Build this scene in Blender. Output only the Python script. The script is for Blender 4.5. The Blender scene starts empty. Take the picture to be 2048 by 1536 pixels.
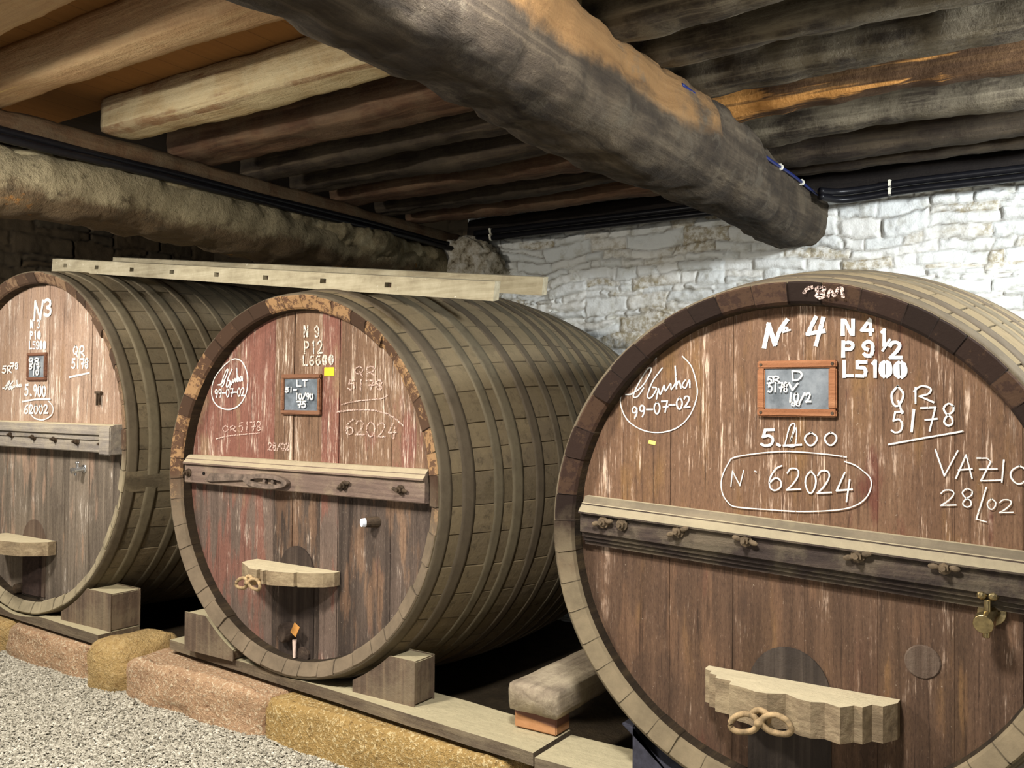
import bpy, bmesh, math, random
import numpy as np
from mathutils import Vector, Matrix, noise as mn
random.seed(7); rng = np.random.default_rng(7)
scn = bpy.context.scene
COL = scn.collection

# ------------------------------------------------------------------ camera
F, YAW, PITCH, ROLL, CZ = 1779.0, math.radians(33.41), math.radians(1.167), math.radians(0.532), 1.60
fwd = Vector((-math.sin(YAW)*math.cos(PITCH), math.cos(YAW)*math.cos(PITCH), math.sin(PITCH)))
rt = Vector((math.cos(YAW), math.sin(YAW), 0)); up = rt.cross(fwd)
R_ = rt*math.cos(ROLL)+up*math.sin(ROLL); U_ = -rt*math.sin(ROLL)+up*math.cos(ROLL)
cd = bpy.data.cameras.new('camera'); cam = bpy.data.objects.new('camera', cd); COL.objects.link(cam)
cd.sensor_width = 36; cd.lens = F/2048*36; cd.clip_start = .05
cam.matrix_world = Matrix(((R_.x, U_.x, -fwd.x, 0), (R_.y, U_.y, -fwd.y, 0), (R_.z, U_.z, -fwd.z, CZ), (0, 0, 0, 1)))
scn.camera = cam

def ray(x, y):
    return fwd+R_*((x-1024)/F)-U_*((y-768)/F)
def on_y(x, y, Y):          # where the photograph's sight line meets a vertical plane parallel to the cask heads
    d = ray(x, y); return Vector((0, 0, CZ))+d*(Y/d.y)

# ------------------------------------------------------------------ object helpers
def tag(o, label=None, cat=None, group=None, kind=None):
    if label: o['label'] = label
    if cat: o['category'] = cat
    if group: o['group'] = group
    if kind: o['kind'] = kind
    return o
def empty(name, loc):
    o = bpy.data.objects.new(name, None); o.location = loc; o.empty_display_size = .1; COL.objects.link(o); return o
def link(name, me, mat, parent=None, loc=None):
    o = bpy.data.objects.new(name, me); COL.objects.link(o)
    for m in (mat if isinstance(mat, (list, tuple)) else [mat]): me.materials.append(m)
    if parent: o.parent = parent
    if loc is not None: o.location = loc
    return o
def from_bm(name, bm, mat, parent=None, loc=None, smooth=False):
    bmesh.ops.recalc_face_normals(bm, faces=bm.faces)
    me = bpy.data.meshes.new(name); bm.to_mesh(me); bm.free()
    if smooth:
        for p in me.polygons: p.use_smooth = True
    return link(name, me, mat, parent, loc)
def from_np(name, V, Fq, mat, parent=None, loc=None, smooth=True, attrs=None, mi=None):
    me = bpy.data.meshes.new(name); V = np.asarray(V, np.float32); Fq = np.asarray(Fq, np.int32); k = Fq.shape[1]
    me.vertices.add(len(V)); me.vertices.foreach_set('co', V.ravel())
    me.loops.add(Fq.size); me.loops.foreach_set('vertex_index', Fq.ravel())
    me.polygons.add(len(Fq)); me.polygons.foreach_set('loop_start', np.arange(0, Fq.size, k, dtype=np.int32))
    if mi is not None: me.polygons.foreach_set('material_index', np.asarray(mi, np.int32))
    me.polygons.foreach_set('use_smooth', np.full(len(Fq), smooth))
    for n, a in (attrs or {}).items():
        at = me.attributes.new(n, 'FLOAT', 'POINT'); at.data.foreach_set('value', np.asarray(a, np.float32).ravel())
    me.update(); me.validate()
    return link(name, me, mat, parent, loc)
def bev(bm, w, seg=2):
    bmesh.ops.bevel(bm, geom=[e for e in bm.edges if len(e.link_faces) == 2 and e.calc_face_angle(0) > .5], offset=w, segments=seg, affect='EDGES', clamp_overlap=True)
def add_box(bm, c, s, rot=None):
    m = Matrix.Translation(c) @ (rot or Matrix()) @ Matrix.Diagonal((s[0], s[1], s[2], 1))
    return bmesh.ops.create_cube(bm, size=1, matrix=m)['verts']
def add_cyl(bm, a, b, r, r2=None, seg=14):
    a = Vector(a); b = Vector(b); d = b-a
    m = Matrix.Translation((a+b)/2) @ d.to_track_quat('Z', 'Y').to_matrix().to_4x4()
    return bmesh.ops.create_cone(bm, cap_ends=True, segments=seg, radius1=r, radius2=r if r2 is None else r2, depth=d.length, matrix=m)['verts']
def prism(bm, pts, axis, a, b):     # polygon in the plane across axis ('x': (y,z), 'y': (x,z), 'z': (x,y)), pulled from a to b
    def mk(p, t): return {'x': (t, p[0], p[1]), 'y': (p[0], t, p[1]), 'z': (p[0], p[1], t)}[axis]
    A = [bm.verts.new(mk(p, a)) for p in pts]; B = [bm.verts.new(mk(p, b)) for p in pts]
    n = len(pts); bm.faces.new(A); bm.faces.new(B[::-1])
    for i in range(n): bm.faces.new((A[i], A[(i+1) % n], B[(i+1) % n], B[i]))
def tube(name, pts, r, mat, parent=None, seg=10, sub=6, sag=0):
    P = smooth_pts([Vector(p) for p in pts], sub) if len(pts) > 2 else [Vector(p) for p in pts]
    V = []; n = len(P)
    for i, p in enumerate(P):
        d = (P[min(i+1, n-1)]-P[max(i-1, 0)]).normalized(); q = d.to_track_quat('Z', 'Y')
        V += [p+q @ Vector((math.cos(a)*r, math.sin(a)*r, 0)) for a in [2*math.pi*k/seg for k in range(seg)]]
    Fq = [(i*seg+k, i*seg+(k+1) % seg, (i+1)*seg+(k+1) % seg, (i+1)*seg+k) for i in range(n-1) for k in range(seg)]
    bm = bmesh.new(); vs = [bm.verts.new(v) for v in V]
    for f in Fq: bm.faces.new([vs[i] for i in f])
    bm.faces.new(vs[:seg]); bm.faces.new(vs[-seg:])
    return from_bm(name, bm, mat, parent, smooth=True)
def smooth_pts(P, sub=6):
    out = []
    for i in range(len(P)-1):
        p0 = P[max(i-1, 0)]; p1 = P[i]; p2 = P[i+1]; p3 = P[min(i+2, len(P)-1)]
        for k in range(sub):
            t = k/sub
            out.append(.5*((2*p1)+(p2-p0)*t+(2*p0-5*p1+4*p2-p3)*t*t+(3*p1-p0-3*p2+p3)*t**3))
    return out+[P[-1]]

# ------------------------------------------------------------------ material helpers
def srgb(r, g, b):
    f = lambda c: (c/255/12.92) if c/255 <= .04045 else ((c/255+.055)/1.055)**2.4
    return (f(r), f(g), f(b), 1)
class NT:
    def __init__(s, name):
        s.m = bpy.data.materials.new(name); s.m.use_nodes = True; s.t = s.m.node_tree
        s.b = s.t.nodes['Principled BSDF']; s.b.inputs['Specular IOR Level'].default_value = .25
        s.tc = s.t.nodes.new('ShaderNodeTexCoord'); s.o = s.tc.outputs['Object']
    def l(s, a, inp):
        if isinstance(a, bpy.types.NodeSocket): s.t.links.new(a, inp)
        elif a is not None: inp.default_value = a
    def map(s, sc=(1, 1, 1), lo=(0, 0, 0), v=None, rot=(0, 0, 0)):
        n = s.t.nodes.new('ShaderNodeMapping'); s.l(v or s.o, n.inputs[0]); n.inputs['Scale'].default_value = sc; n.inputs['Location'].default_value = lo; n.inputs['Rotation'].default_value = rot; return n.outputs[0]
    def noise(s, sc=1, v=None, det=5, ro=.6, dist=0):
        n = s.t.nodes.new('ShaderNodeTexNoise'); s.l(v or s.o, n.inputs['Vector']); n.inputs['Scale'].default_value = sc; n.inputs['Detail'].default_value = det; n.inputs['Roughness'].default_value = ro; n.inputs['Distortion'].default_value = dist; return n.outputs['Fac']
    def vor(s, sc=1, v=None, feat='F1', out='Distance'):
        n = s.t.nodes.new('ShaderNodeTexVoronoi'); n.feature = feat; s.l(v or s.o, n.inputs['Vector']); n.inputs['Scale'].default_value = sc; return n.outputs[out]
    def ramp(s, f, stops, interp='LINEAR'):
        n = s.t.nodes.new('ShaderNodeValToRGB'); s.l(f, n.inputs[0]); r = n.color_ramp; r.interpolation = interp
        while len(r.elements) < len(stops): r.elements.new(.5)
        for e, (p, c) in zip(r.elements, stops): e.position = p; e.color = c if len(c) == 4 else (*c, 1)
        return n.outputs[0]
    def step(s, f, a, b):
        n = s.t.nodes.new('ShaderNodeMapRange'); n.interpolation_type = 'SMOOTHSTEP'; s.l(f, n.inputs[0]); n.inputs[1].default_value = a; n.inputs[2].default_value = b; return n.outputs[0]
    def mix(s, f, a, b, mode='MIX'):
        n = s.t.nodes.new('ShaderNodeMix'); n.data_type = 'RGBA'; n.blend_type = mode; s.l(f, n.inputs[0]); s.l(a, n.inputs[6]); s.l(b, n.inputs[7]); return n.outputs[2]
    def ma(s, op, a, b=None, c=None):
        n = s.t.nodes.new('ShaderNodeMath'); n.operation = op; s.l(a, n.inputs[0]); s.l(b, n.inputs[1]); s.l(c, n.inputs[2]); return n.outputs[0]
    def xyz(s, v=None):
        n = s.t.nodes.new('ShaderNodeSeparateXYZ'); s.l(v or s.o, n.inputs[0]); return n.outputs
    def comb(s, x, y, z):
        n = s.t.nodes.new('ShaderNodeCombineXYZ'); s.l(x, n.inputs[0]); s.l(y, n.inputs[1]); s.l(z, n.inputs[2]); return n.outputs[0]
    def attr(s, name):
        n = s.t.nodes.new('ShaderNodeAttribute'); n.attribute_name = name; return n.outputs['Fac']
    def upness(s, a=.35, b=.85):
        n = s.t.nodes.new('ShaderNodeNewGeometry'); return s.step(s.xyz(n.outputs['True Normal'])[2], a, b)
    def rnd(s):
        n = s.t.nodes.new('ShaderNodeObjectInfo'); return n.outputs['Random']
    def fin(s, col, rough=.85, bump=None, bs=.3, bd=.01, metal=0):
        s.l(col, s.b.inputs['Base Color']); s.l(rough, s.b.inputs['Roughness']); s.b.inputs['Metallic'].default_value = metal
        if bump is not None:
            n = s.t.nodes.new('ShaderNodeBump'); n.inputs['Strength'].default_value = bs; n.inputs['Distance'].default_value = bd; s.l(bump, n.inputs['Height']); s.t.links.new(n.outputs[0], s.b.inputs['Normal'])
        return s.m
def wood(name, dark, mid, light, axis='x', grain=1.0, dust=None, dustamt=.5, patch=None, patchamt=.62, bs=.5, settled=None):
    n = NT(name); st = {'x': (1.2, 26, 26), 'y': (26, 1.2, 26), 'z': (26, 26, 1.2)}[axis]; st = tuple(a*grain for a in st)
    g = n.noise(1, n.map(st), 6, .65, .3); big = n.noise(2.2, None, 4, .6)
    c = n.ramp(n.ma('ADD', n.ma('MULTIPLY', g, .7), n.ma('MULTIPLY', big, .3)), [(.3, srgb(*dark)), (.5, srgb(*mid)), (.7, srgb(*light))])
    if patch:
        sp = tuple(.16*a for a in st)
        pm = n.step(n.noise(1, n.map(sp, (3.3, 1.7, 5.1)), 5, .6), patchamt, patchamt+.03); c = n.mix(pm, c, n.mix(g, srgb(*patch), srgb(*[min(255, v*1.25) for v in patch])))
    if dust: c = n.mix(n.ma('MULTIPLY', n.step(n.noise(5, None, 8, .7), .42, .62), dustamt), c, srgb(*dust))
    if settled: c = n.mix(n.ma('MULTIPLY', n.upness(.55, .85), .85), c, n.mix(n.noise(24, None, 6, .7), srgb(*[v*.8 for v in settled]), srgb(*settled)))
    return n.fin(c, .9, n.ma('ADD', g, n.noise(40, None, 6, .7)), bs, .012)
def plain(name, rgb, rough=.6, metal=0, var=.25, sc=30):
    n = NT(name); f = n.noise(sc, None, 6, .65)
    lo = srgb(*[v*(1-var) for v in rgb]); hi = srgb(*[min(255, v*(1+var)) for v in rgb])
    return n.fin(n.ramp(f, [(.3, lo), (.7, hi)]), rough, f, .25, .004, metal)

# ------------------------------------------------------------------ materials
def mat_side(name, tan, grey):
    n = NT(name); x, y, z = n.xyz(); sv = n.attr('stave')
    g = n.noise(1, n.map((18, 1.6, 18)), 6, .65); blot = n.noise(3.2, None, 6, .65)
    c = n.mix(sv, srgb(*[v*.72 for v in tan]), srgb(*tan)); c = n.mix(n.ma('MULTIPLY', g, .5), c, srgb(*[v*.5 for v in tan]))
    c = n.mix(n.step(blot, .45, .65), c, srgb(*grey))
    c = n.mix(n.ma('MULTIPLY', n.step(n.noise(22, None, 6, .7), .52, .66), .5), c, srgb(*[v*.55 for v in grey])); c = n.mix(n.ma('MULTIPLY', n.step(n.noise(1, n.map((6, 1.2, 6), (3, 1, 4)), 7, .7), .55, .68), .6), c, srgb(70, 60, 46))
    c = n.mix(n.ma('MULTIPLY', n.noise(90, None, 5, .75), .35), c, srgb(*[v*.5 for v in grey]))
    c = n.mix(n.ma('MULTIPLY', n.upness(.1, .95), .5), c, srgb(*[min(255, v*.98) for v in tan]))
    c = n.mix(n.ma('MULTIPLY', n.attr('joint'), n.ma('MULTIPLY_ADD', n.step(blot, .35, .6), .55, .15)), c, srgb(40, 32, 24))
    return n.fin(c, .95, n.ma('ADD', g, n.noise(50, None, 4)), .35, .008)
def mat_hoop():
    n = NT('dusty_hoop_iron'); r = n.rnd()
    c = n.ramp(r, [(0, srgb(104, 95, 77)), (.35, srgb(116, 106, 85)), (.7, srgb(98, 87, 71)), (1, srgb(120, 109, 87))])
    f = n.noise(14, None, 7, .7); c = n.mix(n.step(f, .4, .7), c, n.mix(.35, c, srgb(52, 42, 34)))
    return n.fin(c, .85, n.noise(60, None, 4), .15, .004)
def mat_chime(name, base, light, grey, amt, zg):
    n = NT(name); x, y, z = n.xyz(); a = n.ma('ARCTAN2', n.ma('SUBTRACT', z, zg), x)
    sv = n.attr('stave'); f = n.noise(9, None, 6, .65)
    c = n.mix(sv, srgb(*[v*.6 for v in base]), srgb(*base))
    pm = n.ma('MULTIPLY', n.step(n.ma('ADD', n.noise(26, None, 6, .75), n.ma('MULTIPLY', sv, .26)), .66, .74), amt)
    c = n.mix(pm, c, srgb(*light))
    low = n.step(n.ma('ADD', n.ma('SUBTRACT', z, zg), n.ma('MULTIPLY', f, .5)), .32, .02)
    c = n.mix(low, c, n.mix(f, srgb(*[v*.6 for v in grey]), srgb(*[min(255, v*1.2) for v in grey])))
    c = n.mix(n.ma('MULTIPLY', n.attr('joint'), .7), c, srgb(24, 18, 14))
    return n.fin(c, .9, n.noise(60, None, 6, .7), .4, .006)
def mat_head(name, zc, R, planks, wood_c, paint, paint_amt, low_c, low_amt, white_amt, streak=(214, 186, 168), bar=.05, ochre=0, seed=0, pidw=.30, wx=0.0, keepk=.55):
    """A cask head of upright boards: zc is the height of its centre; planks = [(x, tone)] from left to right."""
    n = NT(name); x, y, z = n.xyz(); zz = n.ma('SUBTRACT', z, zc); lo = (seed*3.1, 0, seed*1.7)
    pid = n.ramp(n.ma('MULTIPLY_ADD', x, 1/(2*R), .5), [(max(0, min(1, p/(2*R)+.5)), (v, v, v)) for p, v in planks], 'CONSTANT')
    g1 = n.noise(1, n.map((70, 1, 2.2), lo), 6, .7); g2 = n.noise(1, n.map((26, 1, 1.1), lo), 5, .6, .6); g3 = n.noise(1, n.map((150, 1, 9), lo), 4, .7)
    big = n.noise(1, n.map((3.2, 1, 1.8), lo), 5, .6)
    gr = n.ma('ADD', n.ma('MULTIPLY', g1, .5), n.ma('MULTIPLY', g2, .5))
    d, m, h = wood_c
    c = n.ramp(gr, [(.33, srgb(*d)), (.5, srgb(*m)), (.68, srgb(*h))])
    c = n.mix(.55, c, n.mix(pid, srgb(*d), srgb(*h)))
    if ochre: c = n.mix(n.ma('MULTIPLY', n.step(n.noise(1, n.map((7, 1, 1.5), (2, 0, 5)), 4), .5, .68), ochre), c, srgb(146, 110, 62))
    if paint_amt:
        pm = n.step(n.ma('ADD', n.ma('ADD', n.ma('MULTIPLY', big, .75), n.ma('MULTIPLY', g2, .25)), n.ma('MULTIPLY', n.ma('SUBTRACT', pid, .5), pidw)), .62-paint_amt, .70-paint_amt)
        c = n.mix(n.ma('MULTIPLY', pm, .9), c, n.mix(g1, srgb(*[v*.72 for v in paint]), srgb(*[min(255, v*1.15) for v in paint])))
    # below the crossbar: bare, greyed and mouldy boards
    lowm = n.ma('MULTIPLY', n.step(n.ma('ADD', zz, n.ma('MULTIPLY', big, .10)), bar+.10, bar-.02), low_amt)
    lowg = n.ramp(n.ma('ADD', n.ma('MULTIPLY', g2, .6), n.ma('MULTIPLY', pid, .4)), [(.33, srgb(*[v*.62 for v in low_c])), (.5, srgb(*low_c)), (.66, srgb(*[min(255, v*1.25) for v in low_c]))])
    keep = n.step(n.ma('ADD', n.noise(1, n.map((8, 1, 1.6), (7, 0, 2)), 5, .6), n.ma('MULTIPLY', zz, .06)), keepk-.04, keepk+.04)
    c = n.mix(n.ma('MULTIPLY', lowm, n.ma('SUBTRACT', 1, n.ma('MULTIPLY', keep, .75))), c, lowg)
    # worn pale streaks
    wm = n.step(n.ma('ADD', n.ma('MULTIPLY', g3, .55), n.ma('MULTIPLY', g2, .45)), .52, .62)
    wp = n.step(n.ma('ADD', n.noise(1, n.map((5, 1, 2.6), (1+seed, 0, 9)), 5, .65), n.ma('ADD', n.ma('MULTIPLY', n.step(zz, bar-.1, bar+.15), .10), n.ma('MULTIPLY', n.ma('MULTIPLY', n.step(x, .12, .35), n.step(zz, bar-.02, bar+.06)), wx))), .52, .66)
    c = n.mix(n.ma('MULTIPLY', n.ma('MULTIPLY', wm, wp), white_amt), c, srgb(*streak))
    fine = n.noise(1, n.map((190, 1, 46), lo), 6, .75); c = n.mix(n.ma('MULTIPLY', n.step(fine, .52, .36), .55), c, n.mix(.62, c, srgb(30, 22, 18))); c = n.mix(n.ma('MULTIPLY', n.step(fine, .58, .74), .30), c, srgb(*streak))
    stn = n.step(n.noise(1, n.map((5.5, 1, 2.0), (5, 0, 3+seed)), 6, .7), .53, .68); c = n.mix(n.ma('MULTIPLY', stn, .50), c, n.mix(.6, c, srgb(36, 30, 30)))
    spk = n.step(n.noise(70, None, 3, .6), .70, .76); c = n.mix(n.ma('MULTIPLY', spk, .35), c, srgb(205, 190, 170))
    c = n.mix(n.ma('MULTIPLY', n.step(g1, .45, .32), .55), c, srgb(*[v*.45 for v in d]))
    return n.fin(c, .8, n.ma('ADD', g1, n.ma('MULTIPLY', g3, .5)), .35, .006)
def mat_wall():
    n = NT('whitewashed_rubble'); j = n.attr('joint'); t = n.attr('tint'); x, y, z = n.xyz()
    f = n.noise(9, None, 7, .7); big = n.noise(1.7, n.map((1, 1, 1.2), (4, 0, 2)), 5, .6)
    c = n.mix(n.step(t, .0, 1), srgb(232, 236, 234), srgb(246, 246, 240))
    c = n.mix(n.ma('MULTIPLY', n.step(f, .5, .68), .5), c, srgb(176, 172, 152))
    bare = n.step(n.ma('ADD', n.ma('MULTIPLY', t, .34), n.ma('MULTIPLY', big, .78)), .61, .73)
    c = n.mix(n.ma('MULTIPLY', bare, n.ma('MULTIPLY_ADD', n.step(n.noise(26, None, 6, .7), .4, .6), .6, .15)), c, srgb(150, 132, 84))
    pal = n.ma('MULTIPLY', j, n.step(n.noise(6.5, None, 5, .65), .32, .50))
    c = n.mix(n.ma('MULTIPLY', pal, .85), c, n.mix(big, srgb(64, 52, 40), srgb(118, 104, 76)))
    return n.fin(c, .95, n.ma('ADD', f, n.noise(70, None, 4)), .5, .01)
def mat_dark_wall():
    n = NT('bare_dark_rubble'); j = n.attr('joint'); t = n.attr('tint'); f = n.noise(8, None, 7, .7)
    c = n.mix(f, srgb(44, 38, 30), srgb(92, 76, 54)); c = n.mix(n.ma('MULTIPLY', t, .6), c, srgb(66, 62, 52)); c = n.mix(j, c, srgb(24, 20, 16))
    return n.fin(c, .95, n.noise(40, None, 6, .7), .5, .01)
def mat_granite(name, base, spec, dark):
    n = NT(name); f = n.noise(60, None, 4, .75); b = n.noise(4, None, 5, .6); f2 = n.noise(34, n.map((1, 1, 1), (9, 3, 1)), 4, .8)
    c = n.mix(b, srgb(*[v*.8 for v in base]), srgb(*[min(255, v*1.08) for v in base]))
    c = n.mix(n.step(f, .52, .62), c, srgb(*spec)); c = n.mix(n.ma('MULTIPLY', n.step(f2, .56, .66), .75), c, srgb(*dark))
    return n.fin(c, .95, n.ma('ADD', f, n.noise(14, None, 5, .6)), .9, .03)
def mat_gravel():
    n = NT('grey_gravel'); v = n.vor(130, out='Color'); r = n.xyz(v)[0]; d = n.vor(130)
    c = n.ramp(r, [(0, srgb(124, 120, 108)), (.5, srgb(156, 152, 140)), (1, srgb(182, 178, 166))])
    c = n.mix(n.step(d, .35, .75), c, srgb(104, 100, 90))
    return n.fin(c, .95, n.ma('SUBTRACT', 1, d), .8, .01)
def mat_pebble():
    n = NT('gravel_chips'); t = n.attr('tint')
    return n.fin(n.ramp(t, [(0, srgb(126, 121, 108)), (.45, srgb(164, 159, 145)), (.85, srgb(186, 181, 167)), (1, srgb(214, 209, 195))]), .95)
def mat_earth():
    n = NT('dark_earth'); f = n.noise(12, None, 7, .7)
    return n.fin(n.mix(f, srgb(34, 28, 22), srgb(96, 82, 62)), .98, f, .8, .03)
def mat_deck():
    # dark old boards at the back and, over the near left bay, newer brown boards
    n = NT('ceiling_boards'); x, y, z = n.xyz(); w = n.ma('MULTIPLY', x, 1/.19); fr = n.ma('FRACT', w); idn = n.noise(1, n.comb(n.ma('FLOOR', w), 0, 0), 0)
    g = n.noise(1, n.map((30, 1, 1)), 5, .6)
    new = n.mix(n.ma('ADD', n.ma('MULTIPLY', idn, .6), n.ma('MULTIPLY', g, .4)), srgb(112, 74, 36), srgb(154, 110, 60))
    old = n.mix(g, srgb(26, 22, 19), srgb(52, 42, 34))
    c = n.mix(n.ma('MULTIPLY', n.ma('LESS_THAN', y, 2.62), n.ma('LESS_THAN', x, -1.5)), old, new)
    c = n.mix(n.ma('MULTIPLY', n.ma('LESS_THAN', fr, .03), .4), c, srgb(60, 38, 20))
    return n.fin(c, .9, g, .3, .005)
def mat_main_beam():
    n = NT('main_beam_wood'); x, y, z = n.xyz(); g = n.noise(1, n.map((20, 1.0, 20)), 6, .65, .4); b = n.noise(2.6, None, 6, .65)
    c = n.ramp(n.ma('ADD', n.ma('MULTIPLY', g, .5), n.ma('MULTIPLY', b, .5)), [(.34, srgb(36, 31, 27)), (.5, srgb(70, 61, 50)), (.66, srgb(112, 100, 82))])
    # bare honey-coloured wood on the flank where the outer layer has come away
    om = n.ma('MULTIPLY', n.step(n.ma('ADD', y, n.ma('MULTIPLY', b, 1.6)), 4.25, 3.95), n.ma('MULTIPLY', n.step(n.ma('ADD', z, n.ma('MULTIPLY', b, .24)), .07, .13), n.step(x, .08, .14)))
    om = n.ma('MULTIPLY', om, n.step(n.noise(1, n.map((6, 1.3, 6), (2, 2, 2)), 6, .65), .30, .50))
    c = n.mix(n.ma('MULTIPLY', om, .85), c, n.mix(g, srgb(116, 84, 50), srgb(176, 136, 88)))
    c = n.mix(n.ma('MULTIPLY', n.step(n.noise(7, None, 8, .75), .52, .66), .5), c, srgb(104, 96, 82))
    return n.fin(c, .92, n.ma('ADD', n.ma('MULTIPLY', g, .6), n.noise(16, None, 8, .75)), .8, .03)
def mat_plastered():
    n = NT('beam_with_old_mortar'); x, y, z = n.xyz(); b = n.noise(5, None, 8, .7); g = n.noise(1, n.map((20, 1.5, 20)), 5, .6)
    w = n.mix(g, srgb(66, 54, 41), srgb(112, 94, 68)); m = n.mix(b, srgb(92, 84, 66), srgb(176, 164, 132))
    c = n.mix(n.step(n.ma('ADD', z, n.ma('MULTIPLY', b, .25)), .05, .13), w, m)
    c = n.mix(n.ma('MULTIPLY', n.step(n.noise(11, None, 8, .75), .54, .66), .7), c, srgb(70, 60, 46))
    c = n.mix(n.step(n.noise(3.6, n.map((1, 1, 1), (5, 5, 5)), 5, .6), .64, .68), c, srgb(140, 100, 54))
    return n.fin(c, .95, n.ma('ADD', b, n.noise(30, None, 6, .7)), .9, .03)
def chalk(name, rgb=(238, 234, 226), thr=.42):
    n = NT(name); f = n.noise(170, None, 4, .75)
    tr = n.t.nodes.new('ShaderNodeBsdfTransparent'); mx = n.t.nodes.new('ShaderNodeMixShader')
    n.fin(srgb(*rgb), .95); a = n.step(f, thr-.05, thr+.05)
    n.l(a, mx.inputs[0]); n.t.links.new(tr.outputs[0], mx.inputs[1]); n.t.links.new(n.b.outputs[0], mx.inputs[2])
    n.t.links.new(mx.outputs[0], n.t.nodes['Material Output'].inputs[0]); return n.m
CHALK = chalk('white_chalk', thr=.38); FAINT = chalk('faded_chalk', (226, 196, 184), .50); STENCIL = chalk('stencil_paint', (240, 240, 236), .30); WORN = chalk('worn_stencil_paint', (232, 222, 206), .46)
IRON = plain('rusty_iron', (74, 62, 50), .7, .3, .35); IRON_DUST = plain('dusty_iron', (150, 128, 96), .8, .1, .3); IRON_NUT = plain('dull_iron', (100, 86, 68), .8, .15, .3)
BRASS = plain('old_brass', (168, 150, 110), .25, .9, .2); STEEL = plain('shiny_steel', (215, 215, 215), .2, .9, .1)
SLATE = NT('writing_slate'); _f = SLATE.noise(9, None, 7, .7); SLATE = SLATE.fin(SLATE.ramp(_f, [(.35, srgb(92, 98, 103)), (.55, srgb(126, 132, 137)), (.75, srgb(152, 157, 160))]), .8)
SLATE_DARK = plain('dark_writing_slate', (98, 106, 114), .7, 0, .3, 14)
BLACK_PVC = plain('black_cable_sheath', (22, 22, 26), .35, 0, .15); BLUE_PVC = plain('blue_cable_sheath', (26, 38, 92), .4, 0, .15); WHITE_CLIP = plain('white_plastic', (235, 232, 215), .5, 0, .05)
HOOP = mat_hoop()
DUSTTOP = (206, 190, 150)

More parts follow.
